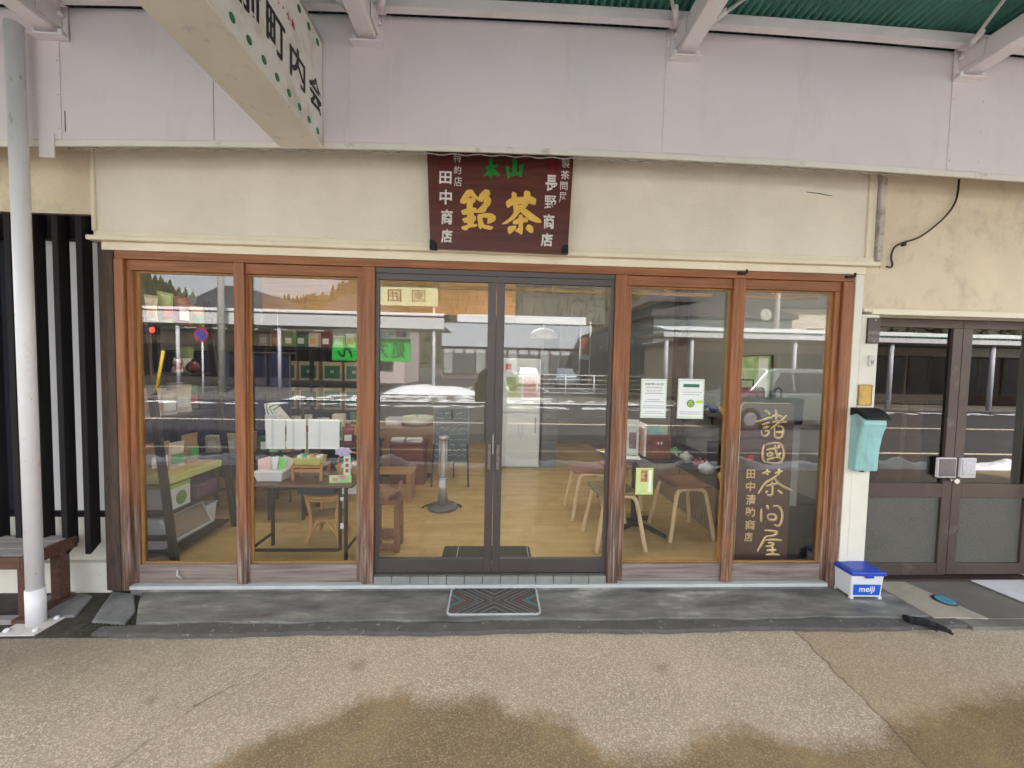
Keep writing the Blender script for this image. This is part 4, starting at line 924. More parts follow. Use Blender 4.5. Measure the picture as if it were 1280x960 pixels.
mb = MB(); mb.add([f(.035, h*.38+.004, .0006), f(w/2-.002, h*.38+.004, .0006), f(w/2-.002, h*.38+.022, .0006), f(.035, h*.38+.022, .0006)], [(0, 1, 2, 3)]); mb.build('lime_tag', mat('lime_tag', (.50, .75, .08), .6), n2)
n3, w, h, f = notice('menu_card', (794, 585, 817, 618), 'small yellow-green menu card with food picture on the glass', [(.12, .003, .6)], m=mat('yellow_green_card', (.62, .70, .30), .6), border=(.5, .6, .2))
mb = MB(); 
for k, (c_) in enumerate(((.45, .14, .06), (.30, .17, .08), (.55, .30, .20), (.25, .09, .05), (.5, .22, .12), (.35, .2, .15))):
    mb = MB(); u0 = -w*.22+(k % 2)*w*.2; v0 = h*.48+(k//2)*h*.15; mb.add([f(u0, v0, .0005), f(u0+w*.18, v0, .0005), f(u0+w*.18, v0+h*.14, .0005), f(u0, v0+h*.14, .0005)], [(0, 1, 2, 3)]); mb.build('food_photo', mat('food%d' % k, c_, .5, .3, 90), n3)
mb = MB(); mb.add([f(w*.24, h*.1, .0005), f(w*.40, h*.1, .0005), f(w*.40, h*.92, .0005), f(w*.24, h*.92, .0005)], [(0, 1, 2, 3)]); mb.build('white_strip', MATS['white_paper'], n3)

# ---- ladder shelf on the left
FRM = mat('black_brown_shelf', (.022, .017, .017), .5, .3, 6)
SX, SY0, SY1 = -2.20, .24, .86
ls = thing('ladder_shelf', 'black-brown leaning shelf unit along the left inside the first window', 'shelf', (SX, SY0, FZ))
levels = [.07, .34, P(238, 600, X=SX).z-FZ, P(240, 520, X=SX-.05).z-FZ, P(247, 467, X=SX-.08).z-FZ, 1.70]
lean = .19/1.75
for yy in (0, SY1-SY0):
    for xx, ln in ((0, -lean), (-.62, 0)):
        mb = MB(); H = 1.92
        vs = [(xx+dx+ln*z, yy+dy, z) for z in (0, H) for dy in (0, .03) for dx in (-.045, 0)]
        mb.add(vs, [(0, 2, 3, 1), (4, 5, 7, 6), (0, 1, 5, 4), (2, 6, 7, 3), (0, 4, 6, 2), (1, 3, 7, 5)]); mb.build('upright', FRM, ls, bev=.002)
for i, z in enumerate(levels):
    d0 = -lean*z
    box('shelf_board', FRM, -.60, d0-.046, .031, SY1-SY0-.001, z-.018, z, ls, bev=.002)
for z in (.16,): box('cross_rail', FRM, -.575-.0, -lean*z-.047, .002, .022, z, z+.035, ls, bev=.002)
def at_shelf(i, x, y): return (SX+x-lean*levels[i], SY0+y, FZ+levels[i]+.0005)
# storage bin with sloping flap on the lowest board
wb = thing('white_storage_bin', 'white storage bin with grey-brown flap on the lowest shelf board', 'bin', at_shelf(0, -.06, .05))
mb = MB(); mb.prism([(-.44, 0), (-.06, 0), (.0, .05), (-.08, .22), (-.44, .24)], 0, .40, lambda u, v, t: (u, t, v)); mb.build('bin_body', PLW, wb, bev=.012, seg=3)
fdir = Vector((-.08, 0, .17)); 
mb = MB(); nrm = Vector((.17, 0, .08)).normalized()
for (a0, a1, y0, y1) in ((.08, .92, .025, .375),):
    o_ = Vector((.0, 0, .05)); q = [o_+fdir*a0+Vector((0, y0, 0)), o_+fdir*a0+Vector((0, y1, 0)), o_+fdir*a1+Vector((0, y1, 0)), o_+fdir*a1+Vector((0, y0, 0))]
    mb.add([p+nrm*.001 for p in q]+[p+nrm*.006 for p in q], [(0, 3, 2, 1), (4, 5, 6, 7), (0, 1, 5, 4), (1, 2, 6, 5), (2, 3, 7, 6), (3, 0, 4, 7)])
mb.build('flap', mat('grey_brown_plastic', (.26, .21, .17), .4), wb, bev=.003)
wb2 = thing('white_tub', 'low white tub on the lowest shelf board, behind the flap bin', 'tub', at_shelf(0, -.30, .47)); taper(-.2, .18, 0, .11, 0, .16, .012).build('tub_body', PLW, wb2, bev=.01); box('tub_rim', PLW, -.205, .185, -.005, .115, .1605, .172, wb2, bev=.004)
gb = thing('green_tea_box', 'white carton with lime lid and round leaf picture on the second shelf board', 'box', at_shelf(1, -.12, .10))
box('box_body', PLW, -.16, .05, 0, .17, 0, .15, gb, bev=.002); box('lid', mat('lime_card', (.45, .62, .10), .5), -.162, .052, -.002, .172, .1505, .185, gb, bev=.002)
def fx(o, m, x, yc, zc, ry, rz_, name, n=20):
    mb = MB(); mb.add([(x, yc+ry*math.cos(k*2*PI/n), zc+rz_*math.sin(k*2*PI/n)) for k in range(n)], [tuple(range(n))]); mb.build(name, m, o)
fx(gb, mat('leaf_picture', (.05, .16, .03), .5, .6, 60, col2=(.25, .4, .1)), .0515, .085, .07, .05, .052, 'leaf_picture')
wp = thing('purple_packet', 'dull purple packet beside the lime box on the second shelf board', 'packet', at_shelf(1, -.10, .34)); box('packet_body', mat('dull_purple', (.12, .06, .12), .5), -.2, .04, 0, .2, 0, .10, wp, bev=.008); box('packet_fold', mat('dull_purple2', (.16, .09, .16), .5), -.2, .04, .01, .19, .1005, .112, wp, bev=.004)
yb_ = thing('yellow_green_tray', 'long pale yellow-green board box lying on the third shelf board', 'tray', at_shelf(2, -.02, .03))
box('tray_body', mat('pale_lime_wood', (.50, .52, .18), .6, .1, 5), -.45, .03, .0, .50, .0, .05, yb_, bev=.003); box('tray_top', mat('straw_top', (.46, .38, .14), .6, .1, 5), -.44, .02, .01, .49, .0505, .056, yb_, bev=.002)
# pouches and boxes on the shelves
def pouch(name, label, loc, w, d, h, m, rz=0, lab=None, group=None):
    t = thing(name, label, 'pouch', loc, rz, group)
    mb = MB(); n_ = 8
    mb.grid(n_, 8, lambda u, v: (w*(u-.5)*(1-.08*math.sin(v*PI)), -d/2*math.sin(PI*min(1, max(.0, 1-v*.98)))**.5*(math.sin(u*PI)**.4 if 0 < u < 1 else 0) if v > 0 else -d/2*(math.sin(u*PI)**.4 if 0 < u < 1 else 0), h*v))
    mb.grid(n_, 8, lambda u, v: (w*(.5-u)*(1-.08*math.sin(v*PI)), d/2*math.sin(PI*min(1, max(.0, 1-v*.98)))**.5*(math.sin(u*PI)**.4 if 0 < u < 1 else 0) if v > 0 else d/2*(math.sin(u*PI)**.4 if 0 < u < 1 else 0), h*v))
    mb.box(-w/2, w/2, -.0015, .0015, h*.985, h+.02)
    mb.build('pouch_body', m, t)
    if lab: box('pouch_label', lab, -w*.3, w*.3, -d/2-.0035, -d/2-.001, h*.2, h*.6, t)
    return t
K1 = mat('brown_kraft', (.36, .22, .11), .75, .15, 20, .3, 60); K2 = mat('pale_paper_bag', (.62, .55, .44), .75, .1, 20, .3, 60); K3 = mat('translucent_bag', (.50, .46, .38), .4, .2, 20, .4, 60); LBW = mat('label_white', (.75, .76, .72), .6); LBG = mat('label_green', (.10, .35, .10), .6); LBO = mat('label_orange', (.65, .32, .08), .6); LBR = mat('label_red', (.50, .04, .05), .6)
lb_ = [('kraft pouch with white label nearest the front upright, third board', K1, LBW), ('pale paper pouch with green label, third board', K2, LBG), ('brown pouch with green sprig label, third board', K1, LBG)]
for i, (l_, m_, lab) in enumerate(lb_): pouch('tea_pouch', l_, Vector(at_shelf(2, -.16, .12+.15*i))+Vector((0, 0, .057)), .16, .06, [.2, .17, .21][i], m_, R_(70+10*i), lab, 'tea pouches on the leaning shelf')
lb_ = [('pale pouch with orange label on the fourth board', K2, LBO), ('clear-fronted pouch with white label on the fourth board', K3, LBW), ('slim white pouch on the fourth board near the far upright', K2, LBW)]
for i, (l_, m_, lab) in enumerate(lb_): pouch('tea_pouch', l_, at_shelf(3, -.14-.02*i, .12+.16*i), .13, .05, [.19, .16, .2][i], m_, R_(75-8*i), lab, 'tea pouches on the leaning shelf')
# beckoning cat figurine
ct = thing('cat_figurine', 'small cream beckoning cat figurine with red bib on a shelf', 'figurine', at_shelf(4, -.09, .33), R_(50))
CC = mat('cream_ceramic', (.70, .62, .48), .3, .06, 20)
mb = MB(); mb.lathe([(.028, 0), (.036, .012), (.033, .04), (.020, .062), (.010, .07)], (0, 0, 0), 16); mb.build('body', CC, ct)
mb = MB(); mb.lathe([(.005, .058), (.022, .066), (.029, .082), (.022, .10), (.006, .108)], (0, 0, 0), 16)
for s_ in (-1, 1): mb.add([(s_*.024, -.006, .098), (s_*.008, -.006, .105), (s_*.019, 0, .121), (s_*.016, .008, .10)], [(0, 1, 2), (1, 3, 2), (3, 0, 2), (0, 3, 1)])
mb.tube([(.024, -.012, .04), (.034, -.022, .07), (.032, -.022, .098)], [.009, .009, .011], 8); hd = mb.build('head', CC, ct)
mb = MB(); mb.tube([(.019*math.cos(a*PI/8), .019*math.sin(a*PI/8)-.001, .064) for a in range(16)], .0045, 6, closed=True); mb.box(-.018, .018, -.036, -.026, .028, .058); mb.build('red_bib', LBR, ct)
mb = MB()
for s_ in (-1, 1): mb.box(s_*.01-.003, s_*.01+.003, -.030, -.026, .085, .090)
mb.build('eyes', BLACKP, ct)
pouch('cream_bag', 'cream paper bag with red print on the shelf left of the cat figurine', at_shelf(4, -.2, .1), .14, .06, .13, K2, R_(60), LBR)
g_ = thing('red_ornament', 'dark red round ornament on the shelf to the right of the cat figurine', 'ornament', at_shelf(4, -.1, .50)); MB().lathe([(.02, 0), (.045, .02), (.05, .05), (.03, .085), (.01, .095)], (0, 0, 0), 16).build('ornament_body', mat('dark_red_lacquer', (.12, .015, .015), .3), g_); MB().lathe([(.011, .0955), (.014, .10), (.006, .112)], (0, 0, 0), 10).build('stopper', BLACKP, g_)
# round paper lantern-like bag (grey) and navy cloth hanging behind the shelf
nv = thing('navy_curtain', 'dark navy cloth hanging behind the leaning shelf', 'curtain', (-2.75, 1.45, FZ+.25))
MB().grid(48, 4, lambda u, v: (-.55+1.25*u, .03*math.sin(u*34)+.012*math.sin(u*71), 1.25*v)).build('cloth', mat('navy_cloth', (.008, .012, .05), .85, .3, 10), nv)
MB().tube([(-.6, 0, 1.26), (.75, 0, 1.26)], .01, 8).build('curtain_rod', FRM, nv)
for xx in (-.55, .7): MB().tube([(xx, 0, -.25), (xx, 0, 1.25)], .009, 8).build('curtain_stand', FRM, nv)
# leaflet rack to the right of the shelf
fl_ = thing('leaflet_rack', 'slanted rack of fanned green and white leaflets near the first post', 'rack', (-2.0, 1.0, FZ))
box('rack_leg', FRM, -.02, .0, .0, .02, 0, 1.15, fl_); box('rack_leg', FRM, .28, .30, .0, .02, 0, 1.15, fl_)
box('rack_pocket', PLW, .0, .12, -.06, -.002, .83, .96, fl_, bev=.002)
Mz = Matrix.Translation((.12, -.03, .86))
for k in range(9):
    M_ = Matrix.Translation((.04+.022*k, -.03, .86)) @ Matrix.Rotation(R_(-8-4*k), 4, 'Y') @ Matrix.Rotation(R_(20), 4, 'Z')
    box('leaflet', (LBW, mat('leaflet_green', (.18, .32, .14), .6), mat('leaflet_cream', (.6, .6, .5), .6))[k % 3], -.03, .03, -.001, .001, 0, .20, fl_, M=M_)
for zz in (.3, .62): box('rack_shelf', FRM, -.02, .30, -.07, .02, zz, zz+.012, fl_)
for k, (zz, m_) in enumerate(((.312, LBG), (.632, mat('mint_card', (.25, .62, .22), .6)), (.632, K1))):
    t = thing('tea_packet', ['green packet on the low rack shelf', 'mint green packet on the upper rack shelf', 'kraft packet beside the mint one on the rack'][k], 'packet', (-1.93+.11*(k == 2), .955, FZ+zz+.001)); box('packet_body', m_, -.035, .035, -.02, .02, 0, .15, t, bev=.004); box('packet_label', LBW, -.02, .02, -.0215, -.0203, .05, .1, t)

# more stock on the leaning shelf
rng = random.Random(21)
KM = [K1, K2, K3, mat('deep_tea_green', (.04, .14, .05), .5, .2, 20), mat('cream_pack', (.62, .56, .42), .6, .1, 20), mat('moss_pack', (.22, .28, .10), .6, .1, 20), mat('maroon_pack', (.20, .03, .03), .5, .1, 20)]
KN = ['kraft', 'pale paper', 'clear', 'deep green', 'cream', 'moss green', 'maroon']; rowname = {1: 'second', 2: 'third', 3: 'fourth', 4: 'fifth', 5: 'top'}
for lv in (3, 4, 5):
    for c_ in range(5):
        if lv == 4 and c_ in (1, 2, 3): continue
        k_ = (lv*2+c_) % 7; base = Vector(at_shelf(lv, -.30 if lv < 5 else -.16, .06+.155*c_))
        pouch('tea_pouch', '%s tea pouch in the rear row of the %s board, %s from the front' % (KN[k_], rowname[lv], ['first', 'second', 'third', 'fourth', 'last'][c_]), base, .12, .05, rng.uniform(.16, .22), KM[k_], R_(rng.uniform(55, 85)), (LBW, LBG, LBO, LBR)[(c_+lv) % 4], 'tea pouches on the leaning shelf')
for c_ in range(3):
    t = thing('leaf_tin', ['green tea tin beside the purple packet on the second board', 'gold tea tin on the second board', 'red tea tin at the far end of the second board'][c_], 'tin', at_shelf(1, -.34, .10+.2*c_)); MB().lathe([(.045, 0), (.047, .004), (.047, .13)], (0, 0, 0), 18).build('tin_body', (LBG, GOLD2, LBR)[c_], t); MB().lathe([(.049, .1305), (.049, .155), (.045, .158)], (0, 0, 0), 18).build('lid', K2, t)
for c_ in range(6):
    x_ = SX-.75+.02+.16*c_; t = thing('display_packet', '%s packet on the low side table behind the leaning shelf, %s from the left' % (KN[(c_*3+1) % 7], ['first', 'second', 'third', 'fourth', 'fifth', 'sixth'][c_]), 'packet', (x_+.3, 1.22, FZ+.561)); box('packet_body', KM[(c_*3+1) % 7], -.06, .06, -.03, .03, 0, .16+.02*(c_ % 3), t, bev=.006); box('packet_label', LBW, -.035, .035, -.0325, -.0305, .04, .11, t)
t = thing('side_table', 'low dark side table of packets behind the leaning shelf', 'table', (SX+.02, 1.22, FZ)); box('tabletop', DARKWOOD, -.55, .48, -.12, .14, .53, .56, t, bev=.003)
for xx in (-.52, .45):
    for yy in (-.10, .12): box('leg', DARKWOOD, xx-.015, xx+.015, yy-.015, yy+.015, 0, .5295, t)

# ---- dark cabinet with gift boxes at the back
CX, CY_ = -2.32, 2.45
cbn = thing('dark_display_cabinet', 'black shelving cabinet at the back filled with green-fronted gift boxes', 'cabinet', (CX, CY_, FZ))
CW = 1.5
for xx in (-.75, -.01, .72): box('upright', FRM, xx, xx+.03, 0, .4, 0, 1.62, cbn)
for zz in (.05, .46, .80, 1.17, 1.59): box('shelf_board', FRM, -.7195, .7195, .003, .397, zz, zz+.025, cbn)
box('back_panel', BLACKP, -.74, .74, .401, .415, 0, 1.62, cbn)
TAN = mat('tan_gift_card', (.42, .34, .20), .6); DG = mat('deep_green_card', (.02, .12, .08), .5, .2, 20)
lvl = ['upper', 'middle', 'lower']; col_ = ['outer left', 'second', 'third', 'fourth', 'outer right']
for r_i, zz in enumerate((1.195, .825)):
    for c_i in range(5):
        gx = CX-.60+c_i*.275+(.02 if c_i > 2 else 0)
        g_ = thing('gift_box', 'tan gift box with green front, %s of its row, %s cabinet shelf' % (col_[c_i], lvl[r_i]), 'box', (gx, CY_+.06, FZ+zz+.001), 0, 'gift boxes in the dark cabinet')
        hh_ = .28 if r_i else .24
        box('box_body', TAN, -.12, .12, 0, .2, 0, hh_, g_, bev=.002); box('green_panel', DG, -.095, .095, -.003, -.0005, .03, hh_-.05, g_)
        box('emblem', TAN, -.022, .022, -.0045, -.0033, hh_*.4, hh_*.55, g_)
for k in range(4):
    g_ = thing('tea_tin', ['white tea tin, leftmost on the low cabinet shelf', 'green tea tin, second on the low cabinet shelf', 'gold tea tin, third on the low cabinet shelf', 'red tea tin, rightmost on the low cabinet shelf'][k], 'tin', (CX-.4+k*.28, CY_+.12, FZ+.486)); MB().lathe([(.05, 0), (.052, .004), (.052, .15)], (0, 0, 0), 20).build('tin_body', (LBW, LBG, GOLD2, LBR)[k], g_); MB().lathe([(.054, .1505), (.054, .18), (.05, .184)], (0, 0, 0), 20).build('lid', TAN, g_)

# goods standing on top of the dark cabinet and in front of it
for k in range(9):
    kk_ = (k*5+2) % 7
    t = thing('display_packet', '%s packet on top of the dark cabinet, %s from the left' % (KN[kk_], ['first', 'second', 'third', 'fourth', 'fifth', 'sixth', 'seventh', 'eighth', 'ninth'][k]), 'packet', (CX-.62+.155*k, CY_+.12, FZ+1.6205), 0, 'goods on top of the dark cabinet')
    box('packet_body', KM[kk_], -.06, .06, -.04, .04, 0, .15+.03*(k % 3), t, bev=.006); box('packet_label', (LBW, LBO, LBW)[k % 3], -.038, .038, -.0425, -.0405, .04, .11, t)
gt = thing('goods_table', 'low table crowded with bright tea goods before the dark cabinet', 'table', (-1.75, 1.72, FZ)); box('tabletop', DARKWOOD, -.55, .50, -.20, .22, .55, .58, gt, bev=.003)
for xx in (-.5, .46):
    for yy in (-.17, .19): box('leg', DARKWOOD, xx-.018, xx+.018, yy-.018, yy+.018, 0, .5495, gt)
for k in range(12):
    kk_ = (k*3+1) % 7; xx = -1.75-.48+.175*(k % 6); yy = 1.60+.20*(k//6); h_ = .12+.035*((k*7) % 4)+(.06 if k > 5 else 0)
    lab_ = ('%s tea bag, %s in the %s row on the crowded goods table' % (KN[kk_], ['first', 'second', 'third', 'fourth', 'fifth', 'last'][k % 6], 'front' if k < 6 else 'back'))
    if k % 3: pouch('tea_pouch', lab_, (xx, yy, FZ+.581), .12, .06, h_+.04, KM[kk_], R_(((k*37) % 30)-15), (LBW, LBG, LBO, LBR)[k % 4], 'goods on the crowded table')
    else:
        t = thing('tea_carton', lab_.replace('tea bag', 'tea carton'), 'box', (xx, yy, FZ+.581), R_(((k*37) % 20)-10), 'goods on the crowded table'); box('carton_body', (PLW, K2, LBW, KM[4])[(k//3) % 4], -.06, .06, -.045, .045, 0, h_, t, bev=.003); box('carton_label', (LBG, LBR, LBO, LBG)[(k//3) % 4], -.04, .04, -.0475, -.0455, .03, h_*.7, t)

# ---- black metal table with dark top
TX0, TX1, TY0, TY1, TZ = -1.70, -1.035, .235, .52, .62
tb = thing('metal_frame_table', 'black metal frame table with dark wooden top behind the second window', 'table', (-1.37, .37, FZ))
ox, oy = -1.37, .37
box('tabletop', mat('dark_walnut', (.09, .042, .025), .35, .3, 4, stretch=(1, 8, 8), col2=(.14, .07, .04)), TX0-.035-ox, TX1+.05-ox, TY0-.02-oy, TY1+.03-oy, TZ-.018-FZ, TZ-FZ, tb, bev=.003)
def bar(name, m, p0, p1, w, parent):
    p0, p1 = Vector(p0), Vector(p1); d = (p1-p0).normalized(); a = d.cross(Vector((0, 0, 1)) if abs(d.z) < .9 else Vector((0, 1, 0))).normalized(); b = d.cross(a)
    vs = [p+a*sa*w/2+b*sb*w/2 for p in (p0, p1) for sa, sb in ((-1, -1), (1, -1), (1, 1), (-1, 1))]
    return MB().add(vs, [(3, 2, 1, 0), (4, 5, 6, 7), (0, 1, 5, 4), (1, 2, 6, 5), (2, 3, 7, 6), (3, 0, 4, 7)]).build(name, m, parent, bev=.0015)
for xx, yy in ((TX0, TY0), (TX1, TY0), (TX0, TY1), (TX1+.02, TY1)): bar('leg', BLACKP, (xx-ox, yy-oy, 0), (xx-ox, yy-oy, TZ-.019-FZ), .02, tb)
bar('frame_rail', BLACKP, (TX0+.011-ox, TY0-oy, .10), (TX1-.05-ox, TY0-oy, .10), .018, tb); bar('frame_rail', BLACKP, (TX1-.04-ox, TY0-oy, .10), (TX1-.04-ox, TY0-oy, TZ-.02-FZ), .018, tb)
for xx in (TX0, TX1): bar('side_rail', BLACKP, (xx-ox, TY0+.011-oy, .10), (xx-ox, TY1-.011-oy, .10), .016, tb); bar('side_rail', BLACKP, (xx-ox, TY0+.011-oy, TZ-.030-FZ), (xx-ox, TY1-.011-oy, TZ-.030-FZ), .016, tb)
for xx in (-.008, .0): pass
box('clasp', PLW, TX1-.034-ox, TX1-.012-ox, TY0-.013-oy, TY0-.0105-oy, .26, .30, tb); box('clasp', PLW, TX1-.034-ox, TX1-.012-ox, TY0-.013-oy, TY0-.0105-oy, .46, .485, tb)
TT = TZ+.0008
# three white menu boards on clear stands
for k, (a, b_, la) in enumerate(((332, 357, 'leftmost'), (358, 383, 'middle'), (385, 425, 'rightmost and widest'))):
    p0 = P(a, 561, Y=.44); p1 = P(b_, 524, Y=.44)
    t = thing('white_menu_board', 'blank white menu board on a clear stand, %s on the metal table' % la, 'board', ((p0.x+p1.x)/2, .44, TT), 0, 'white menu boards on the metal table')
    w_ = (p1.x-p0.x)/2
    box('board', mat('bright_white_card', (.84, .86, .85), .5, .02, 3), -w_+.003, w_-.003, -.004, .0, p0.z-TT, p1.z-TT, t, bev=.001)
    box('clear_stand', ACRYL, -w_*.3, -w_*.3+.012, -.016, -.005, .001, p1.z-TT+.006, t); box('stand_foot', ACRYL, -w_*.5, w_*.5, -.05, .03, 0, .004, t)
    MB().box(-.01, .01, -.008, .003, p1.z-TT+.001, p1.z-TT+.014).build('clip', mat('clip_steel', (.5, .5, .5), .3, metal=1), t, bev=.002)
# small wooden riser with yellow basket
rs = thing('wooden_riser', 'little wooden riser stool standing on the metal table', 'stand', (-1.36, .37, TT)); RWD = mat('orange_pine', (.42, .20, .07), .5, .15, 8, stretch=(2, 8, 8))
box('riser_top', RWD, -.10, .13, -.06, .09, .095, .108, rs, bev=.003)
for xx in (-.085, .115): box('riser_leg', RWD, xx-.009, xx+.009, -.055, -.037, 0, .0945, rs, bev=.002); box('riser_leg', RWD, xx-.009, xx+.009, .067, .085, 0, .0945, rs, bev=.002)
box('riser_rail', RWD, -.075, .105, -.05, -.04, .06, .085, rs, bev=.002)
bk = thing('yellow_basket', 'shallow yellow-green basket on the little wooden riser', 'basket', (-1.35, .38, TT+.109)); YG = mat('mustard_plastic', (.46, .42, .05), .5, .1, 20)
taper(-.10, .10, -.06, .06, 0, .05, .012).build('basket_body', YG, bk, bev=.004); mb = MB(); mb.tube([(u, v, .052) for u, v in rrect(-.102, .102, -.062, .062, .02)], .004, 6, closed=True); mb.build('basket_rim', YG, bk)
for k in range(5): box('packet', (LBW, LBG, K2, LBO, LBW)[k], -.08+.034*k, -.052+.034*k, -.03, .03, .0505, .068+.004*(k % 2), bk, bev=.003)
wt = thing('white_card_tray', 'white tray of pink and green cards at the left of the metal table', 'tray', (-1.60, .34, TT))
taper(-.10, .11, -.07, .08, 0, .075, .02).build('tray_body', PLW, wt, bev=.005); box('tray_lining', BLACKP, -.075, .085, -.05, .06, -.0005+.0, .0, wt) if 0 else None
for k, (m_, a) in enumerate(((mat('pink_card', (.72, .45, .42), .6), -16), (LBW, -4), (mat('bright_green_card', (.22, .62, .12), .6), 14), (K2, 22))):
    box('card', m_, -.045, .045, -.001, .001, 0, .10, wt, M=Matrix.Translation((-.05+.035*k, -.01+.012*k, .065)) @ Matrix.Rotation(R_(a), 4, 'Y') @ Matrix.Rotation(R_(-25), 4, 'X'))
# flower shaped pink and green sign with a drawing of cups
tc_ = thing('tea_cup_placard', 'green and pink placard with printed tea cups at the table\'s right front', 'placard', (-1.09, .275, TT), R_(6))
box('placard_panel', mat('lime_placard', (.45, .74, .32), .5, .2, 10), -.075, .075, 0, .003, 0, .055, tc_); box('placard_panel', mat('mint_placard', (.55, .80, .60), .5), .022, .068, .0, .003, .0555, .20, tc_)
mb = MB(); mb.prism([(.02+.055*math.cos(a*PI/12)*(1+.12*math.cos(a*PI/12*7)), .225+.032*math.sin(a*PI/12)*(1+.12*math.cos(a*PI/12*7))) for a in range(24)], 0, .004, lambda u, v, t: (u, t-.004, v)); mb.build('flower_top', mat('lilac_card', (.55, .45, .68), .5, .2, 30), tc_)
for cx_, cz_ in ((-.035, .025), (.015, .04)):
    mb = MB(); mb.prism([(cx_-.022, cz_+.012), (cx_+.022, cz_+.012), (cx_+.014, cz_-.012), (cx_-.014, cz_-.012)], 0, .003, lambda u, v, t: (u, -.0005-t, v)); mb.build('printed_cup', mat('pink_cup', (.68, .22, .34), .5), tc_)
mb = MB()
for k in range(3): mb.box(.034, .056, -.0012, -.0004, .075+.038*k, .10+.038*k)
mb.build('red_print', LBR, tc_)
rb = thing('round_wicker_basket', 'round wicker basket of packets at the right end of the metal table', 'basket', (-1.08, .46, TT)); WK = mat('wicker', (.45, .26, .10), .6, .2, 60, .6, 120)
MB().lathe([(.085, 0), (.10, .05), (.115, .085), (.108, .087), (.08, .006)], (0, 0, 0), 28).build('basket_body', WK, rb)
mb = MB(); mb.tube([(.11*math.cos(a*PI/12), .02*math.cos(a*PI/6), .085+.10*math.sin(a*PI/12)) for a in range(13)], .006, 6); mb.build('basket_handle', WK, rb)
for k in range(4): box('packet', (LBW, mat('rose_packet', (.6, .25, .25), .6), LBW, K2)[k], -.06+.03*k, -.036+.03*k, -.05, .03, .02, .095+.008*(k % 2), rb, bev=.004)
# rattan stool and dark folders
st = thing('rattan_stool', 'round rattan stool with arched cane legs under the metal table', 'stool', (-1.33, .66, FZ)); RT_ = mat('honey_rattan', (.50, .26, .09), .45, .15, 10)
rad = .175
mb = MB(); mb.tube([(rad*math.cos(a*PI/16), rad*math.sin(a*PI/16), .385) for a in range(32)], .013, 8, closed=True); mb.tube([(rad*.98*math.cos(a*PI/16), rad*.98*math.sin(a*PI/16), .36) for a in range(32)], .009, 8, closed=True); mb.build('seat_rim', RT_, st)
MB().lathe([(.16, .375), (.165, .384), (.12, .392), (.01, .394)], (0, 0, 0), 28).build('seat', mat('woven_seat', (.30, .17, .08), .6, .2, 60, .6, 160), st)
for k in range(4):
    a = PI/4+k*PI/2; ca, sa = math.cos(a), math.sin(a)
    mb = MB(); mb.tube(smooth([Vector((rad*1.0*ca, rad*sa, .37)), Vector((rad*.78*ca, rad*.78*sa, .20)), Vector((rad*.82*ca, rad*.82*sa, .09)), Vector((rad*1.02*ca, rad*1.02*sa, 0))], 3), .014, 8); mb.build('leg', RT_, st)
    a2 = a+PI/2; mb = MB(); pp = []
    for j in range(13):
        f_ = j/12; q = Vector((rad*.84*math.cos(a), rad*.84*math.sin(a), 0)).lerp(Vector((rad*.84*math.cos(a2), rad*.84*math.sin(a2), 0)), f_); q.z = .05+.13*math.sin(f_*PI); pp.append(q)
    mb.tube(pp, .009, 8); mb.build('arch', RT_, st)
MB().lathe([(.12, .19), (.125, .197), (.01, .20)], (0, 0, 0), 24).build('lower_tier', MATS['woven_seat'], st)
for k, (l_, m_, z_, w_) in enumerate((('lower dark blue folder box on the rattan stool', mat('navy_card', (.015, .04, .09), .5), 0, .17), ('upper black folder box on the rattan stool', BLACKP, .051, .165))):
    t = thing('folder_box', l_, 'box', (-1.36, .62, FZ+.4+z_)); box('box_body', m_, -w_*.9, w_*.75, -.10, .10, 0, .038, t, bev=.002); box('box_lid', m_, -w_*.91, w_*.76, -.102, .102, .0385, .050, t, bev=.002)
t = thing('white_box_stack', 'pale cream and white boxes stacked at the right of the rattan stool', 'box', (-1.19, .62, FZ+.4)); box('box_body', PLW, .0, .13, -.08, .08, 0, .05, t, bev=.002); box('box_lid', mat('cream_card', (.70, .62, .48), .6), .0, .13, -.08, .08, .0505, .10, t, bev=.002)

# ---- middle of the shop
# carved wooden stand by the left door
ws = thing('rough_wood_stand', 'rough reddish wooden stool stand with bowl top inside the left door', 'stool', (-.81, .47, FZ), R_(4)); RW = mat('reddish_rough_wood', (.16, .065, .035), .6, .35, 6, .7, 30, stretch=(5, 5, 1), col2=(.30, .14, .08))
for xx in (-.085, .085):
    for yy in (-.07, .08): box('leg', RW, xx-.022, xx+.022, yy-.02, yy+.02, 0, .37, ws, bev=.005)
box('top_rail', RW, -.108, .108, -.092, .102, .3705, .41, ws, bev=.006); box('low_shelf', RW, -.062, .062, -.085, .098, .10, .118, ws, bev=.003); box('low_rail', RW, -.11, .11, -.095, -.0905, .03, .07, ws, bev=.003)
mb = MB(); mb.grid(16, 8, lambda u, v: (-.1+.2*u, -.09+.19*v, .412+.05*(abs(u-.5)*2)**2+.012*math.sin(9*u+5*v)+.02*(v))); o = mb.build('bowl_top', RW, ws); mm = o.modifiers.new('s', 'SOLIDIFY'); mm.thickness = .02; mm.offset = 1
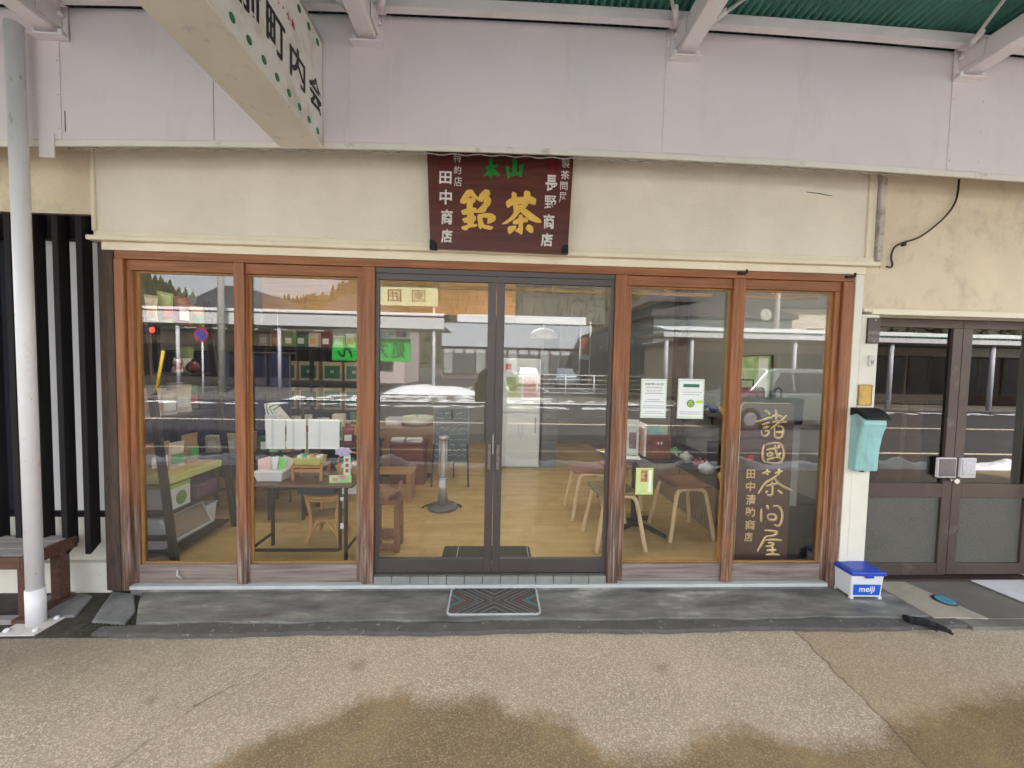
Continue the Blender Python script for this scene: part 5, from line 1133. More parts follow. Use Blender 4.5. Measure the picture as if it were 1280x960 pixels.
# slim glass heater
ht = thing('tower_heater', 'slim silver tower heater on a round grey base', 'heater', (-.50, 1.32, FZ)); SIL = mat('silver_metal', (.55, .56, .56), .3, .05, 10, metal=.7)
MB().lathe([(.145, 0), (.15, .012), (.14, .03), (.06, .04)], (0, 0, 0), 32).build('base', mat('dark_grey_base', (.10, .11, .12), .4), ht)
MB().lathe([(.050, .041), (.050, .30), (.046, .31)], (0, 0, 0), 20).build('lower_tube', SIL, ht); MB().lathe([(.054, .69), (.054, .72), (.04, .73)], (0, 0, 0), 20).build('top_cap', SIL, ht)
MB().lathe([(.022, .311), (.022, .689)], (0, 0, 0), 14).build('element', mat('pale_element', (.62, .60, .55), .4), ht)
for k in range(4): a = PI/4+k*PI/2; MB().tube([(.048*math.cos(a), .048*math.sin(a), .305), (.048*math.cos(a), .048*math.sin(a), .695)], .004, 6).build('guard_rod', SIL, ht)
box('warning_label', PLW, -.03, .03, -.053, -.0515, .22, .29, ht)
MB().tube(smooth([Vector((.05, .05, .02)), Vector((.17, .05, .02)), Vector((.2, -.02, .006)), Vector((.05, .16, .006)), Vector((-.17, .08, .006)), Vector((-.2, -.02, .006))], 3), .006, 6).build('power_cord', BLACKP, ht)
# easel blackboard
eb = thing('easel_blackboard', 'framed blackboard with chalk writing on a dark easel behind the heater', 'blackboard', (-.50, 2.0, FZ)); 
Mt = Matrix.Rotation(R_(-6), 4, 'X'); SLATE = mat('blackboard_green_grey', (.10, .12, .13), .6, .15, 5)
box('frame', mat('grey_frame', (.20, .22, .24), .5), -.22, .20, 0, .022, .28, .93, eb, M=Mt); box('slate', SLATE, -.205, .185, -.004, -.0005, .30, .915, eb, M=Mt)
for xx, t0, t1 in ((-.2, 0, 0), (.19, 0, 0)): bar('leg', FRM, (xx+.02*(1 if xx > 0 else -1), -.02, 0), (xx, .03, .5), .02, eb)
bar('leg', FRM, (0, .35, 0), (0, .05, .9), .02, eb)
mb = MB(); rng = random.Random(3)
for r_i in range(9):
    u = -.185
    while u < .165:
        l_ = rng.uniform(.01, .03); z_ = .86-.062*r_i+rng.uniform(-.006, .006)
        if rng.random() < .85: mb.tube([Mt @ Vector((u, -.0062, z_)), Mt @ Vector((u+l_*.5, -.0062, z_+rng.uniform(-.016, .016))), Mt @ Vector((u+l_, -.0062, z_+rng.uniform(-.01, .01)))], .0022, 4)
        u += l_+.008
mb.build('chalk_marks', mat('chalk', (.62, .64, .64), .9), eb)['kind'] = 'stuff'
# service counter, register bits, side table
CNT = mat('orange_brown_laminate', (.40, .22, .12), .5, .08, 3)
ctn = thing('service_counter', 'orange-brown service counter at the back behind the left door', 'counter', (-1.12, 2.35, FZ)); box('counter_body', CNT, -.42, .36, 0, .45, .0, .62, ctn); box('counter_top', mat('counter_top', (.45, .28, .17), .4), -.44, .38, -.03, .47, .6205, .65, ctn, bev=.004); box('kick_board', FRM, -.40, .34, -.004, -.0005, 0, .06, ctn)
t = thing('cream_tray', 'cream oval tray with a green clover ornament on the counter', 'tray', (-.98, 2.44, FZ+.651)); MB().lathe([(.10, 0), (.20, .05), (.205, .11), (.19, .115), (.09, .012)], (0, 0, 0), 28).build('tray_body', mat('cream_plastic', (.68, .70, .55), .4), t)
mb = MB()
for k in range(4): mb.lathe([(.004, -.004), (.022, 0), (.004, .006)], (.02*math.cos(k*PI/2), .02*math.sin(k*PI/2), .14), 10)
mb.tube([(0, 0, .1), (0, 0, .14)], .004, 6); mb.build('clover', mat('clover_green', (.03, .35, .08), .5), t)
for xx, ll in ((-1.30, 'flat white paper box on the left of the counter top'),): t = thing('paper_box', ll, 'box', (xx, 2.42, FZ+.651)); box('box_body', PLW, -.08, .12, 0, .2, 0, .07, t, bev=.002); box('box_lid', PLW, -.082, .122, -.002, .202, .0705, .085, t, bev=.002)
rbx = thing('red_brown_chest', 'small red-brown chest in front of the service counter', 'chest', (-1.02, 2.05, FZ)); RB = mat('red_brown_lacquer', (.17, .055, .04), .45, .15, 5); box('chest_body', RB, -.20, .20, 0, .22, 0, .48, rbx, bev=.004); box('chest_lid', RB, -.21, .21, -.01, .23, .4805, .50, rbx, bev=.004)
box('drawer_front', mat('red_brown2', (.20, .07, .05), .4), -.18, .18, -.006, -.0005, .30, .46, rbx, bev=.002)
for k, (xx, w_) in enumerate(((-.12, .08), (.07, .09))):
    t = thing('paper_stack', ['white paper stack, left one on the red-brown chest', 'loose white paper heap, right one on the red-brown chest'][k], 'papers', (-1.02+xx, 2.14, FZ+.501)); 
    for j in range(4): box('sheet', LBW, -w_, w_, -.05, .05, .011*j, .011*j+.009, t, M=Matrix.Rotation(R_(6*j-8), 4, 'Z'), bev=.002)
bnch = thing('slatted_low_bench', 'low slatted wooden bench left of the heater', 'bench', (-1.10, 1.55, FZ)); BW2 = mat('amber_bench_wood', (.36, .19, .08), .5, .15, 6, stretch=(2, 10, 8))
for k in range(6): box('slat', BW2, -.24, .27, -.12+.044*k, -.085+.044*k, .30, .318, bnch, bev=.003)
for xx in (-.21, .235):
    for yy in (-.095, .10): box('leg', BW2, xx-.022, xx+.022, yy-.02, yy+.02, 0, .2995, bnch, bev=.003)
box('stretcher', BW2, -.187, .212, -.092, -.078, .10, .13, bnch); box('stretcher', BW2, -.187, .212, .09, .104, .10, .13, bnch)
# fridge
fr = thing('white_fridge', 'tall white refrigerator with papers on its doors at the back', 'refrigerator', (.365, 2.85, FZ)); FRW = mat('fridge_white', (.72, .74, .76), .3, .02, 2)
box('cabinet', FRW, -.27, .27, .03, .6, 0, 1.54, fr, bev=.01); box('door', FRW, -.268, .268, 0, .028, .02, .775, fr, bev=.008); dd2 = box('door', FRW, -.268, .268, 0, .028, .785, 1.535, fr, bev=.008)
for (x_, z_, w_, h_, m_) in ((-.2, .98, .20, .30, mat('green_flyer', (.50, .58, .32), .6, .3, 60)), (.04, 1.0, .19, .29, mat('pink_flyer', (.68, .42, .40), .6, .3, 60)), (-.12, .80, .28, .12, LBW), (-.22, 1.38, .08, .08, LBR)): box('flyer', m_, x_, x_+w_, -.003, -.0005, z_, z_+h_, dd2)
box('door_handle', mat('grey_handle', (.4, .4, .42), .4), .2, .22, -.02, -.0005, .50, .72, fr, bev=.003)
MB().tube(smooth([Vector((-.02, -.006, .62)), Vector((-.03, -.006, .46)), Vector((.0, -.006, .42)), Vector((.03, -.006, .46)), Vector((.03, -.006, .62))], 3), .003, 6).build('hanging_cord', MATS['grey_handle'], fr)
# framed strips of wall beside the fridge and pillar
kind(box('shop_pillar', DIMW, .68, .90, 2.9, 3.1, FZ, 2.499), 'structure')
pd = thing('pendant_lamp', 'white ribbed dome pendant lamp hanging unlit over the shop floor', 'lamp', (.63, 2.6, 1.86)); MB().lathe([(.19, 0), (.18, .05), (.13, .10), (.06, .13), (.02, .135)], (0, 0, 0), 32).build('lamp_shade', mat('white_shade', (.72, .72, .68), .5), pd); MB().tube([(0, 0, .135), (0, 0, .64)], .004, 6).build('cord', BLACKP, pd)
# mat inside
im = thing('indoor_mat', 'black floor mat with pale stripes lying just inside the doors', 'doormat', (-.04, .385, FZ)); mb = MB(); mb.prism(rrect(-.33, .335, -.10, .105, .02), .0008, .008, lambda u, v, t: (u, v, t)); mb.build('mat_body', mat('charcoal_mat', (.028, .030, .030), .8, .2, 30, .5, 200), im)
for xx in (-.22, .315): box('stripe', mat('stripe_grey', (.35, .35, .33), .7), xx-.003, xx+.003, -.10, .10, .0082, .0095, im)

# ---- stools and cafe table on the right
def stool(label, loc, rz, seatm):
    t = thing('cafe_stool', label, 'stool', loc, rz, 'bent wood cafe stools')
    mb = MB(); mb.grid(14, 14, lambda u, v: ((u-.5)*.36*(1-.18*(v)), (v-.5)*.34*(1-.0*u), .448-.02*math.sin(u*PI)*math.sin(v*PI)+.012*abs(2*u-1)**3)); o = mb.build('seat', seatm, t); q = o.modifiers.new('s', 'SOLIDIFY'); q.thickness = .022; q.offset = -1; q2 = o.modifiers.new('b', 'BEVEL'); q2.width = .008; q2.segments = 2
    for sx_ in (-1, 1):
        fx_, bx_ = .165*sx_, .165*sx_
        pts = [Vector((.205*sx_, -.205, 0)), Vector((.165*sx_, -.15, .33)), Vector((.155*sx_, -.135, .405)), Vector((.15*sx_, -.09, .428)), Vector((.145*sx_, .07, .428)), Vector((.15*sx_, .115, .405)), Vector((.16*sx_, .13, .33)), Vector((.195*sx_, .185, 0))]
        pts = [pts[0]]+[pts[0].lerp(pts[1], .5)]+pts[1:-1]+[pts[-2].lerp(pts[-1], .5)]+[pts[-1]]
        mb = MB(); mb.tube(smooth(pts, 2), .0175, 8); mb.build('leg_frame', LW, t)
    bar('seat_rail', LW, (-.145, -.06, .418), (.145, -.06, .418), .018, t); bar('seat_rail', LW, (-.145, .06, .418), (.145, .06, .418), .018, t)
    return t
BRS = mat('brown_seat_veneer', (.26, .12, .08), .4, .15, 6); OLS = mat('olive_seat', (.19, .16, .07), .7, .2, 20)
stool('pale wood stool with brown veneer seat, nearest the display counter', (1.67, .78, FZ), R_(-88), BRS)
stool('pale wood stool with brown veneer seat, furthest back by the table', (.93, 1.20, FZ), R_(90), BRS)
stool('pale wood stool with olive seat, half hidden by the door post', (.985, .60, FZ), R_(93), OLS)
stool('pale wood stool with brown seat behind the cafe table', (1.32, 1.45, FZ), R_(175), BRS)
tt = thing('cafe_table', 'dark square cafe table on a four-toed black pedestal', 'table', (1.27, .86, FZ)); box('tabletop', mat('dark_laminate', (.045, .028, .024), .3, .2, 3), -.33, .30, -.30, .30, .665, .69, tt, bev=.004)
MB().lathe([(.03, .03), (.03, .66)], (0, 0, 0), 16).build('pedestal', BLACKP, tt); MB().lathe([(.12, .645), (.12, .664)], (0, 0, 0), 20).build('top_plate', BLACKP, tt)
for k in range(4):
    a = R_(40+90*k); MB().tube([(0, 0, .05), (.15*math.cos(a), .15*math.sin(a), .045), (.30*math.cos(a), .30*math.sin(a), .018)], [.028, .022, .018], 8).build('foot', BLACKP, tt)
TB = FZ+.6905
mr_ = thing('magazine_rack', 'brown wooden rack holding bright magazines on the cafe table', 'rack', (1.36, .66, TB)); MRW = mat('cherry_wood', (.17, .05, .025), .45, .2, 6, stretch=(8, 8, 1)); mb = MB()
box('front_panel', MRW, -.10, .10, -.06, -.048, 0, .20, mr_, bev=.002); box('side_panel', MRW, -.10, -.09, -.0475, .05, 0, .15, mr_); box('side_panel', MRW, .09, .10, -.0475, .05, 0, .15, mr_); box('base_panel', MRW, -.0895, .0895, -.0475, .05, 0, .01, mr_)
for xx, m_ in ((-.025, LBR), (-.006, PLW), (.02, PLW)): box('front_sticker', m_, xx-.006, xx+.006, -.0625, -.0605, .12, .14, mr_)
mgs = [('blue-sky travel magazine on top of the brown rack', mat('magazine_sky', (.12, .42, .62), .3, .4, 12, col2=(.5, .6, .3)), -.015, 0, .26, .0), ('white thick magazine at the rack\'s left side', mat('magazine_white', (.78, .78, .76), .4), -.035, -3, .27, -.10), ('red and brown magazine between rack and white one', mat('magazine_red', (.40, .12, .06), .3, .5, 50, col2=(.6, .4, .25)), -.02, 2, .235, -.105)]
for l_, m_, yy, a, h_, xx in mgs:
    t = thing('magazine', l_, 'magazine', (1.36+xx, .66+yy, TB+.011), R_(a)); box('cover', m_, -.09 if xx == 0 else -.012, .085 if xx == 0 else .0, -.008, .008 if xx == 0 else .15, 0, h_, t, bev=.001); box('page_block', LBW, -.088 if xx == 0 else -.011, .083 if xx == 0 else -.001, -.0065, .0065 if xx == 0 else .148, h_+.0003, h_+.0012, t)
wc = thing('white_display_case', 'pale upright menu folder standing on the left half of the cafe table', 'menu', (1.13, .72, TB), R_(-12)); box('folder_front', mat('pale_grey_folder', (.62, .66, .66), .4), -.13, .10, 0, .004, 0, .31, wc, bev=.002); box('folder_back', MATS['pale_grey_folder'], -.13, .10, 0, .004, 0, .30, wc, M=Matrix.Translation((0, .06, 0)) @ Matrix.Rotation(R_(6), 4, 'X')); box('insert_photo', mat('dim_photo', (.22, .13, .13), .5, .4, 40), .02, .08, -.002, -.0005, .06, .20, wc)
for k, (xx, yy, a) in enumerate(((-.2, -.12, 8), (-.12, -.2, -14), (-.26, -.02, 22))):
    t = thing('paper_sheet', ['patterned leaflet at the front left of the cafe table', 'white leaflet nearest the window on the cafe table', 'leaflet overhanging the cafe table\'s left edge'][k], 'leaflet', (1.27+xx, .86+yy, TB+.0015*k+.0005), R_(a)); box('sheet', (mat('leaflet_print', (.62, .60, .50), .5, .4, 60), LBW, MATS['leaflet_print'])[k], -.07, .07, -.1, .1, 0, .0012, t); box('printed_block', LBG if k == 1 else LBO, -.05, .05, .03, .08, .0014, .0020, t)
# green striped box below table
# display counter with tea pots on the right
dc = thing('display_counter', 'low black-topped display counter faced with bamboo strips at the right', 'counter', (2.1, .2, FZ)); DX = 1.915-2.1
box('counter_top', mat('black_top', (.012, .013, .014), .3), DX-.02, .37, .0, 2.3, .43, .455, dc, bev=.003); box('counter_body', FRM, DX+.02, .37, .01, 2.29, 0, .4295, dc)
BMB = mat('weathered_bamboo', (.26, .19, .12), .6, .3, 8, stretch=(6, 6, 1)); x = 0; rng = random.Random(5)
for k in range(46): box('slat', BMB, DX+.004, DX+.0195, .012+k*.05, .012+k*.05+.042, .005, .425, dc, bev=.003)
POTC = [((.05, .16, .17), 'teal'), ((.55, .50, .12), 'mustard'), ((.50, .55, .55), 'pale grey'), ((.20, .03, .03), 'dark red'), ((.10, .30, .10), 'green'), ((.55, .30, .10), 'orange'), ((.6, .62, .6), 'white')]
def teapot(loc, s, m, label, rz):
    t = thing('teapot', label, 'teapot', loc, rz, 'teapots on the display counter')
    MB().lathe([(.03*s, 0), (.055*s, .015*s), (.065*s, .045*s), (.052*s, .075*s), (.025*s, .085*s)], (0, 0, 0), 20).build('pot_body', m, t)
    MB().lathe([(.027*s, .0855*s), (.022*s, .094*s), (.006*s, .098*s), (.008*s, .108*s), (.003*s, .112*s)], (0, 0, 0), 14).build('lid', m, t)
    MB().tube([(.05*s, 0, .035*s), (.08*s, 0, .055*s), (.095*s, 0, .085*s)], [.012*s, .009*s, .006*s], 8).build('spout', m, t)
    MB().tube([(0, -.055*s, .05*s), (0, -.10*s, .065*s), (0, -.14*s, .07*s)], [.009*s, .010*s, .012*s], 8).build('handle', m, t)
for k, (yy, xx) in enumerate(((.52, 2.02), (.66, 2.16), (.80, 2.00), (.98, 2.04), (1.22, 2.02), (1.48, 2.03), (1.76, 2.02))):
    c, nme = POTC[[1, 0, 2, 3, 6, 4, 5][k]]; teapot((xx, .2+yy, FZ+.4555), 1.15, mat('glaze_'+nme.replace(' ', '_'), c, .2, .15, 20, coat=.5), '%s glazed teapot on the low black display counter' % nme, R_(40*k))
kk = thing('black_tea_chest', 'black square tea chest on the display counter behind the teapots', 'chest', (2.28, 1.15, FZ+.4555)); box('chest_body', BLACKP, -.12, .12, -.14, .14, 0, .24, kk, bev=.004); box('lid', BLACKP, -.125, .125, -.145, .145, .2405, .26, kk, bev=.003)
# wall shelf with basket
wsf = thing('wall_shelf', 'dark wooden wall shelf on iron brackets above the display counter', 'shelf', (2.36, 1.3, 1.02)); box('shelf_board', DARKWOOD, -.22, .115, -.7, .7, 0, .025, wsf, bev=.003)
for yy in (-.5, .45): box('bracket', BLACKP, -.18, .115, yy-.008, yy+.008, -.02, -.0005, wsf); box('bracket', BLACKP, .10, .115, yy-.008, yy+.008, -.15, -.021, wsf)
t = thing('straw_basket', 'yellow straw basket on the wall shelf', 'basket', (2.25, 1.0, 1.046)); MB().lathe([(.09, 0), (.13, .04), (.14, .09), (.13, .092), (.08, .01)], (0, 0, 0), 24).build('basket_body', mat('yellow_straw', (.48, .34, .10), .7, .2, 50, .5, 150), t); MB().lathe([(.12, .07), (.06, .115), (.01, .12)], (0, 0, 0), 20).build('basket_fill', K2, t)
for k, yy in enumerate((1.35, 1.6, 1.85)):
    t = thing('blue_bowl', ['blue bowl on the wall shelf next to the straw basket', 'middle blue bowl on the wall shelf', 'blue bowl at the far end of the wall shelf'][k], 'bowl', (2.26, yy, 1.046)); MB().lathe([(.03, 0), (.05, .02), (.075, .06), (.07, .06), (.03, .012)], (0, 0, 0), 20).build('bowl_body', mat('blue_glaze', (.06, .12, .30), .2, coat=.5), t); MB().lathe([(.045, .03), (.01, .032)], (0, 0, 0), 16).build('bowl_content', K2, t)
# poster on the right wall, tall dark post, things behind the upright board
kind(box('shop_post', DARKWOOD, 2.30, 2.42, 2.3, 2.42, FZ, 2.499), 'structure')
po_ = thing('tea_poster', 'green leafy poster leaning on the right wall above the shelf', 'poster', (2.44, 1.15, 1.20)); box('poster_sheet', mat('leafy_poster', (.20, .42, .10), .5, .5, 9, col2=(.62, .66, .42)), .01, .02, -.30, .30, 0, .42, po_); box('poster_frame', FRM, .021, .03, -.31, .31, -.01, .43, po_); box('caption_strip', LBW, .006, .0095, -.28, -.16, .02, .40, po_)
rbg = thing('red_bag', 'dark red bag behind the top of the upright carved board', 'bag', (1.98, .45, 1.15)); taper(-.12, .12, -.05, .05, 0, .20, .01).build('bag_body', mat('crimson_cloth', (.26, .015, .035), .7, .1, 8), rbg, bev=.02); MB().tube([(-.05, 0, .20), (-.05, 0, .26), (.05, 0, .26), (.05, 0, .20)], .006, 8).build('bag_handle', BLACKP, rbg)
bb = thing('black_case', 'black case with two loop handles behind the carved board', 'case', (2.03, .22, 1.10)); box('case_body', BLACKP, -.20, .19, -.05, .05, 0, .19, bb, bev=.01)
for xx in (-.10, .03): MB().tube(smooth([Vector((xx-.025, 0, .19)), Vector((xx-.025, 0, .26)), Vector((xx+.025, 0, .26)), Vector((xx+.025, 0, .19))], 2), .006, 8).build('handle', BLACKP, bb)
pt = thing('tall_side_plinth', 'narrow grey plinth carrying the red bag and black case', 'stand', (2.03, .38, FZ)); box('plinth_body', mat('grey_plinth', (.22, .22, .21), .6), -.095, .18, -.2, .1, .4555, 1.048, pt); box('plinth_top', MATS['grey_plinth'], -.105, .19, -.21, .11, 1.0485, 1.0495, pt)

# ------------------------------------------------------------------ across the street (seen mirrored in the glass)
kind(box('parking_lot', ASPH, -9, 9.6, -45, -17.6, -.259, -.10), 'structure')
kind(box('far_pavement', MATS['dark_grey_concrete'], -60, -9.01, -24, -14, -.259, -.06), 'structure')
kind(box('far_pavement', MATS['dark_grey_concrete'], -9, 6.8, -17.59, -14, -.259, -.06), 'structure')
kind(box('far_pavement', MATS['dark_grey_concrete'], 6.81, 60, -17.59, -14, -.259, -.055), 'structure')
for k in range(8):
    kind(box('parking_line', MATS['white_paper'], -7+2.6*k, -6.88+2.6*k, -27, -22, -.099, -.095), 'structure')
from mathutils import noise as mn
def snow_bank(name, x0, x1, y0, y1, h, z, seed, nx=60, ny=10, cut=.0, m=SNOW):
    def f(u, v):
        x, y = x0+(x1-x0)*u, y0+(y1-y0)*v
        e = math.sin(v*PI)**.7*min(1, min(u, 1-u)*(x1-x0)/(.5 if h < .3 else 2.2))**(1 if h < .3 else .6)
        n_ = mn.fractal(Vector((x*(1.7 if h < .3 else .5), y*(2.5 if h < .3 else .6), seed)), 1.0, 2.0, 4 if h < .3 else 2)*(1 if h < .3 else .35)
        return (x, y, z-.02+max(0, (h+h*1.1*n_-cut))*e)
    o = MB().grid(nx, ny, f).build(name, m); o['kind'] = 'stuff'; return o
snow_bank('snow', -14, -1.0, -3.42, -3.02, .13, -.04, 1, 420, 10, .02, SNOW); snow_bank('snow', -.9, 14, -3.40, -3.02, .13, -.04, 4, 420, 10, .02, SNOW)
snow_bank('snow', -14, 14, -3.95, -3.45, .06, -.17, 12, 420, 8, .02, DIRTYSNOW)
snow_bank('snow', -5.9, -.7, -19.3, -17.1, .55, -.09, 9, 60, 16); snow_bank('snow', -9, 9, -14.6, -13.9, .12, -.1, 2, 200, 8, .05, DIRTYSNOW)
snow_bank('snow', -30, 30, -13.4, -12.2, .05, -.17, 3, 400, 8, .03, DIRTYSNOW); snow_bank('snow', -8, 3, -16.3, -15.0, .10, -.06, 6, 100, 8, .06, DIRTYSNOW)

def arcade_far(name, label, x0, x1, y0, depth, zl, zh, posts, side_green=False):
    t = thing(name, label, 'canopy', (x0, y0, -.06)); o = Vector((x0, y0, -.06))
    W_ = x1-x0; PW = mat('far_white_steel', (.62, .62, .64), .5)
    box('fascia_panel', PW, 0, W_, -.06, 0, zl+.06, zh+.06-.1, t)
    box('soffit', mat('far_soffit', (.40, .38, .34), .7), 0, W_, -depth, -.061, zl+.2, zl+.24, t)
    mb = MB(); n_ = int(W_/.18)*4; mb.grid(n_, 2, lambda u, v: (W_*u, .05-(depth+.05)*v, zh+.01+.35*v+.025*math.sin(u*n_/4*2*PI))); r = mb.build('roof_sheet', mat('far_roof', (.12, .08, .07), .6) if not side_green else GREENROOF, t); q = r.modifiers.new('s', 'SOLIDIFY'); q.thickness = .01
    n_ = int(W_*2); mb = MB(); mb.grid(n_, 6, lambda u, v: (W_*u, -.02-(depth-.1)*v, zh+.05+.35*v+(.13+.05*mn.noise(Vector((W_*u, v*3, 2))))*(min(1, v*6+.2)))); sn = mb.build('roof_snow', SNOW, t)
    mb = MB(); mb.prism([(0, 0), (W_, 0), (W_, .15), (0, .15)], -.045, -.02, lambda u, v, t_: (u, t_, zh+.04+v)); mb.build('snow_edge', SNOW, t)
    for p in posts: MB().tube([(p-x0, -.2, 0), (p-x0, -.2, zl+.1)], .09, 10).build('support_post', mat('far_post', (.50, .50, .56), .5), t)
    return t
arcade_far('far_arcade', 'white street canopy across the road with snow on its roof, left part', -26, -2.75, -18, 4, 3.35, 4.05, (-22, -16.5, -11.36, -6.3, -3.30))
arcade_far('far_arcade', 'low snowy canopy with white posts across the road, right part', 7.0, 40, -13.2, 3.2, 2.85, 3.15, (7.2, 8.3, 12.8, 17.3, 22, 27), True)
# shops below the left arcade
DKG = mat('dark_shop_glass', (.03, .03, .035), .15, .3, 3)
def shop_row(name, label, x0, x1, y, zh, wall, bays, depth=5, band=None):
    t = thing(name, label, 'shop', ((x0+x1)/2, y, -.06)); w = (x1-x0)/2
    box('wall', wall, -w, w, -depth, -.05, 0, zh, t)
    bw = 2*w/bays
    for k in range(bays):
        a = -w+bw*k; f_ = box('window', mat('far_frame', (.10, .06, .05), .5), a+.08, a+bw-.08, -.049, .0, .5, 2.5, t); box('pane', DKG, a+.16, a+bw-.16, .001, .012, .58, 2.42, f_)
        box('pane_bar', MATS['far_frame'], a+bw/2-.03, a+bw/2+.03, .0125, .02, .58, 2.42, f_)
    if band: box('sign_band', band, -w, w, -.049, .04, 2.55, 3.05, t)
    box('roof', mat('far_roof2', (.10, .09, .09), .7), -w-.2, w+.2, -depth-.2, .2, zh+.001, zh+.2, t); box('roof_snow', SNOW, -w-.15, w+.15, -depth-.1, .1, zh+.201, zh+.28, t)
    return t
BEI = mat('beige_wall_far', (.45, .38, .30), .8, .1, 1); PNK = mat('pinkish_house_wall', (.55, .47, .46), .8, .06, 1); GRYW = mat('far_grey_wall', (.30, .29, .29), .8, .08, 1)
shop_row('far_shop', 'low dark-fronted shop under the left arcade, its brown windows in a row', -26, -14.4, -22.2, 3.2, BEI, 5)
shop_row('far_shop', 'dark glazed shop under the left arcade beside the green sign', -14.2, -9.2, -22.2, 3.2, GRYW, 3)
shop_row('far_shop', 'low beige shop across the road under the right arcade', 9.9, 24, -16.6, 2.95, BEI, 6, 6, mat('beige_band', (.42, .37, .30), .7))
shop_row('far_shop', 'brown timber shop far along the right arcade', 24.3, 40, -16.6, 3.0, mat('brown_timber_wall', (.10, .05, .03), .7, .3, 3), 6, 6, WHITEPOST)
def house(label, x, y, w, d, h, wall, roofc, cat='house'):
    t = thing('far_house', label, cat, (x, y, -.1)); box('wall', wall, -w, w, -d, 0, 0, h, t)
    mb = MB(); mb.prism([(-w-.4, h-.1), (w+.4, h-.1), (w*.2, h+1.6), (-w*.2, h+1.6)], -d-.3, .4, lambda u, v, t_: (u, t_, v)); mb.build('roof', roofc, t)
    for zz in (1.0, 3.6):
        if zz+1.2 > h: continue
        for k in (-1, 0, 1): f_ = box('window', MATS['far_frame'], k*w*.6-.6, k*w*.6+.6, .0005, .05, zz, zz+1.1, t); box('pane', DKG, k*w*.6-.52, k*w*.6+.52, .0505, .06, zz+.08, zz+1.02, f_)
RFT = mat('dark_roof_tile', (.06, .06, .065), .6)
house('pinkish two-storey house behind the left arcade across the road', -11, -29, 3.6, 6, 5.4, PNK, RFT)
house('grey two-storey house at the far left across the road', -20, -28, 3.8, 6, 5.6, GRYW, RFT)
house('cream two-storey house above the right arcade', 20, -24, 4.5, 6, 6.2, mat('cream_far', (.48, .44, .36), .8), RFT)
house('dark teal two-storey house above the right arcade', 12.5, -22, 2.4, 6, 6.0, mat('teal_far', (.06, .12, .13), .6), RFT)
# green signs on the far side
t = thing('pharmacy_sign', 'wide green sign with black brush characters and white head strip across the road', 'sign', (-6.75, -18.7, 1.6)); GS = mat('bright_green_sign', (.03, .42, .06), .4)
box('panel', GS, -2.1, 2.1, -.12, 0, 0, 1.25, t); box('head_strip', mat('sign_white', (.75, .78, .78), .4), -2.1, 2.1, -.12, 0, 1.251, 1.72, t)
def front(t, y): return lambda u, v, t_: (-u, y, v)      # faces +Y, read from the shop side
mb = MB()
for i, ch in enumerate('処方せん'): put_text(mb, ch, -1.85+.95*i, .18, -1.05+.95*i, 1.08, front(t, .004), .01)
mb.build('lettering', BLACKP, t); mb = MB()
for i, ch in enumerate('株式会社ユナイ'): put_text(mb, ch, -1.2+.40*i, 1.33, -.87+.40*i, 1.63, front(t, .004), .01)
mb.build('lettering', mat('teal_ink', (.05, .30, .25), .5), t)
for k, m_ in ((0, mat('navy_mark', (.03, .05, .25), .5)), (1, mat('red_mark', (.5, .03, .06), .5))): box('logo_mark', m_, 1.62-.3*k, 1.88-.3*k, .001, .006, 1.33, 1.65, t)
t = thing('pale_green_rooftop_sign', 'pale green rooftop sign with black boxed character and clover on the far arcade', 'sign', (-5.0, -18.05, 4.55)); box('panel', mat('pale_green_panel', (.52, .62, .40), .5), -1.9, 1.9, -.15, 0, 0, .95, t)
mb = MB(); put_text(mb, '園', -.35-.9, .2, .35-.9, .82, front(t, .004), .0); put_text(mb, '囲', -.35+.35, .2, .35+.35, .82, front(t, .004), .01); mb.build('lettering', BLACKP, t)
mb = MB()
for k in range(4): mb.prism([(-1.45+.13*math.cos(k*PI/2)+.13*math.cos(a*PI/6), .5+.13*math.sin(k*PI/2)+.13*math.sin(a*PI/6)) for a in range(12)], 0, .004+.001*k, lambda u, v, t_: (u, t_, v))
mb.build('clover', MATS['clover_green'], t)
for xx in (-1.7, 1.7): box('sign_leg', STEEL, xx-.04, xx+.04, -.12, -.04, -.5, -.001, t)
# supermarket
sp = thing('supermarket', 'long low supermarket with pale blue-grey parapet and dark window row', 'building', (2.5, -42, -.1)); PB_ = mat('pale_blue_cladding', (.50, .54, .60), .6, .04, .5); w = 8.7
box('wall', mat('plum_wall', (.16, .12, .13), .7), -w, w, -16, -.3, 0, 3.8, sp); box('parapet', PB_, -w, w, -.299, 0, 3.75, 6.4, sp)
box('upper_roof', SNOW, -7, w-.6, -14, -.6, 6.6, 7.5, sp); box('upper_wall', MATS['plum_wall'], -6.8, w-.8, -13.8, -1, 3.801, 6.599, sp)
for k in range(14):
    a = -w+.2+k*1.24; f_ = box('window', MATS['far_frame'], a, a+1.1, -.2995, -.2, .6, 3.5, sp); box('pane', mat('store_glass', (.10, .12, .13), .1) if k % 3 else mat('lit_look_grey_glass', (.30, .34, .34), .2), a+.06, a+1.04, -.1995, -.18, .66, 2.9, f_); box('transom_pane', mat('pale_transom', (.50, .54, .58), .3), a+.06, a+1.04, -.1995, -.18, 2.98, 3.44, f_)  # every third pane is paler, a lit look put into its colour
t = thing('store_pylon', 'white framed brick-red pylon by the supermarket', 'pylon', (9.0, -36, -.1)); 
for xx in (-.5, .5): box('pylon_leg', MATS['sign_white'], xx-.06, xx+.06, -.06, .06, 0, 6.2, t)
box('pylon_panel', mat('brick_red', (.28, .08, .05), .7), -.43, .43, -.05, .05, 3.0, 4.6, t); box('pylon_panel', MATS['sign_white'], -.43, .43, -.05, .05, 2.4, 2.95, t)
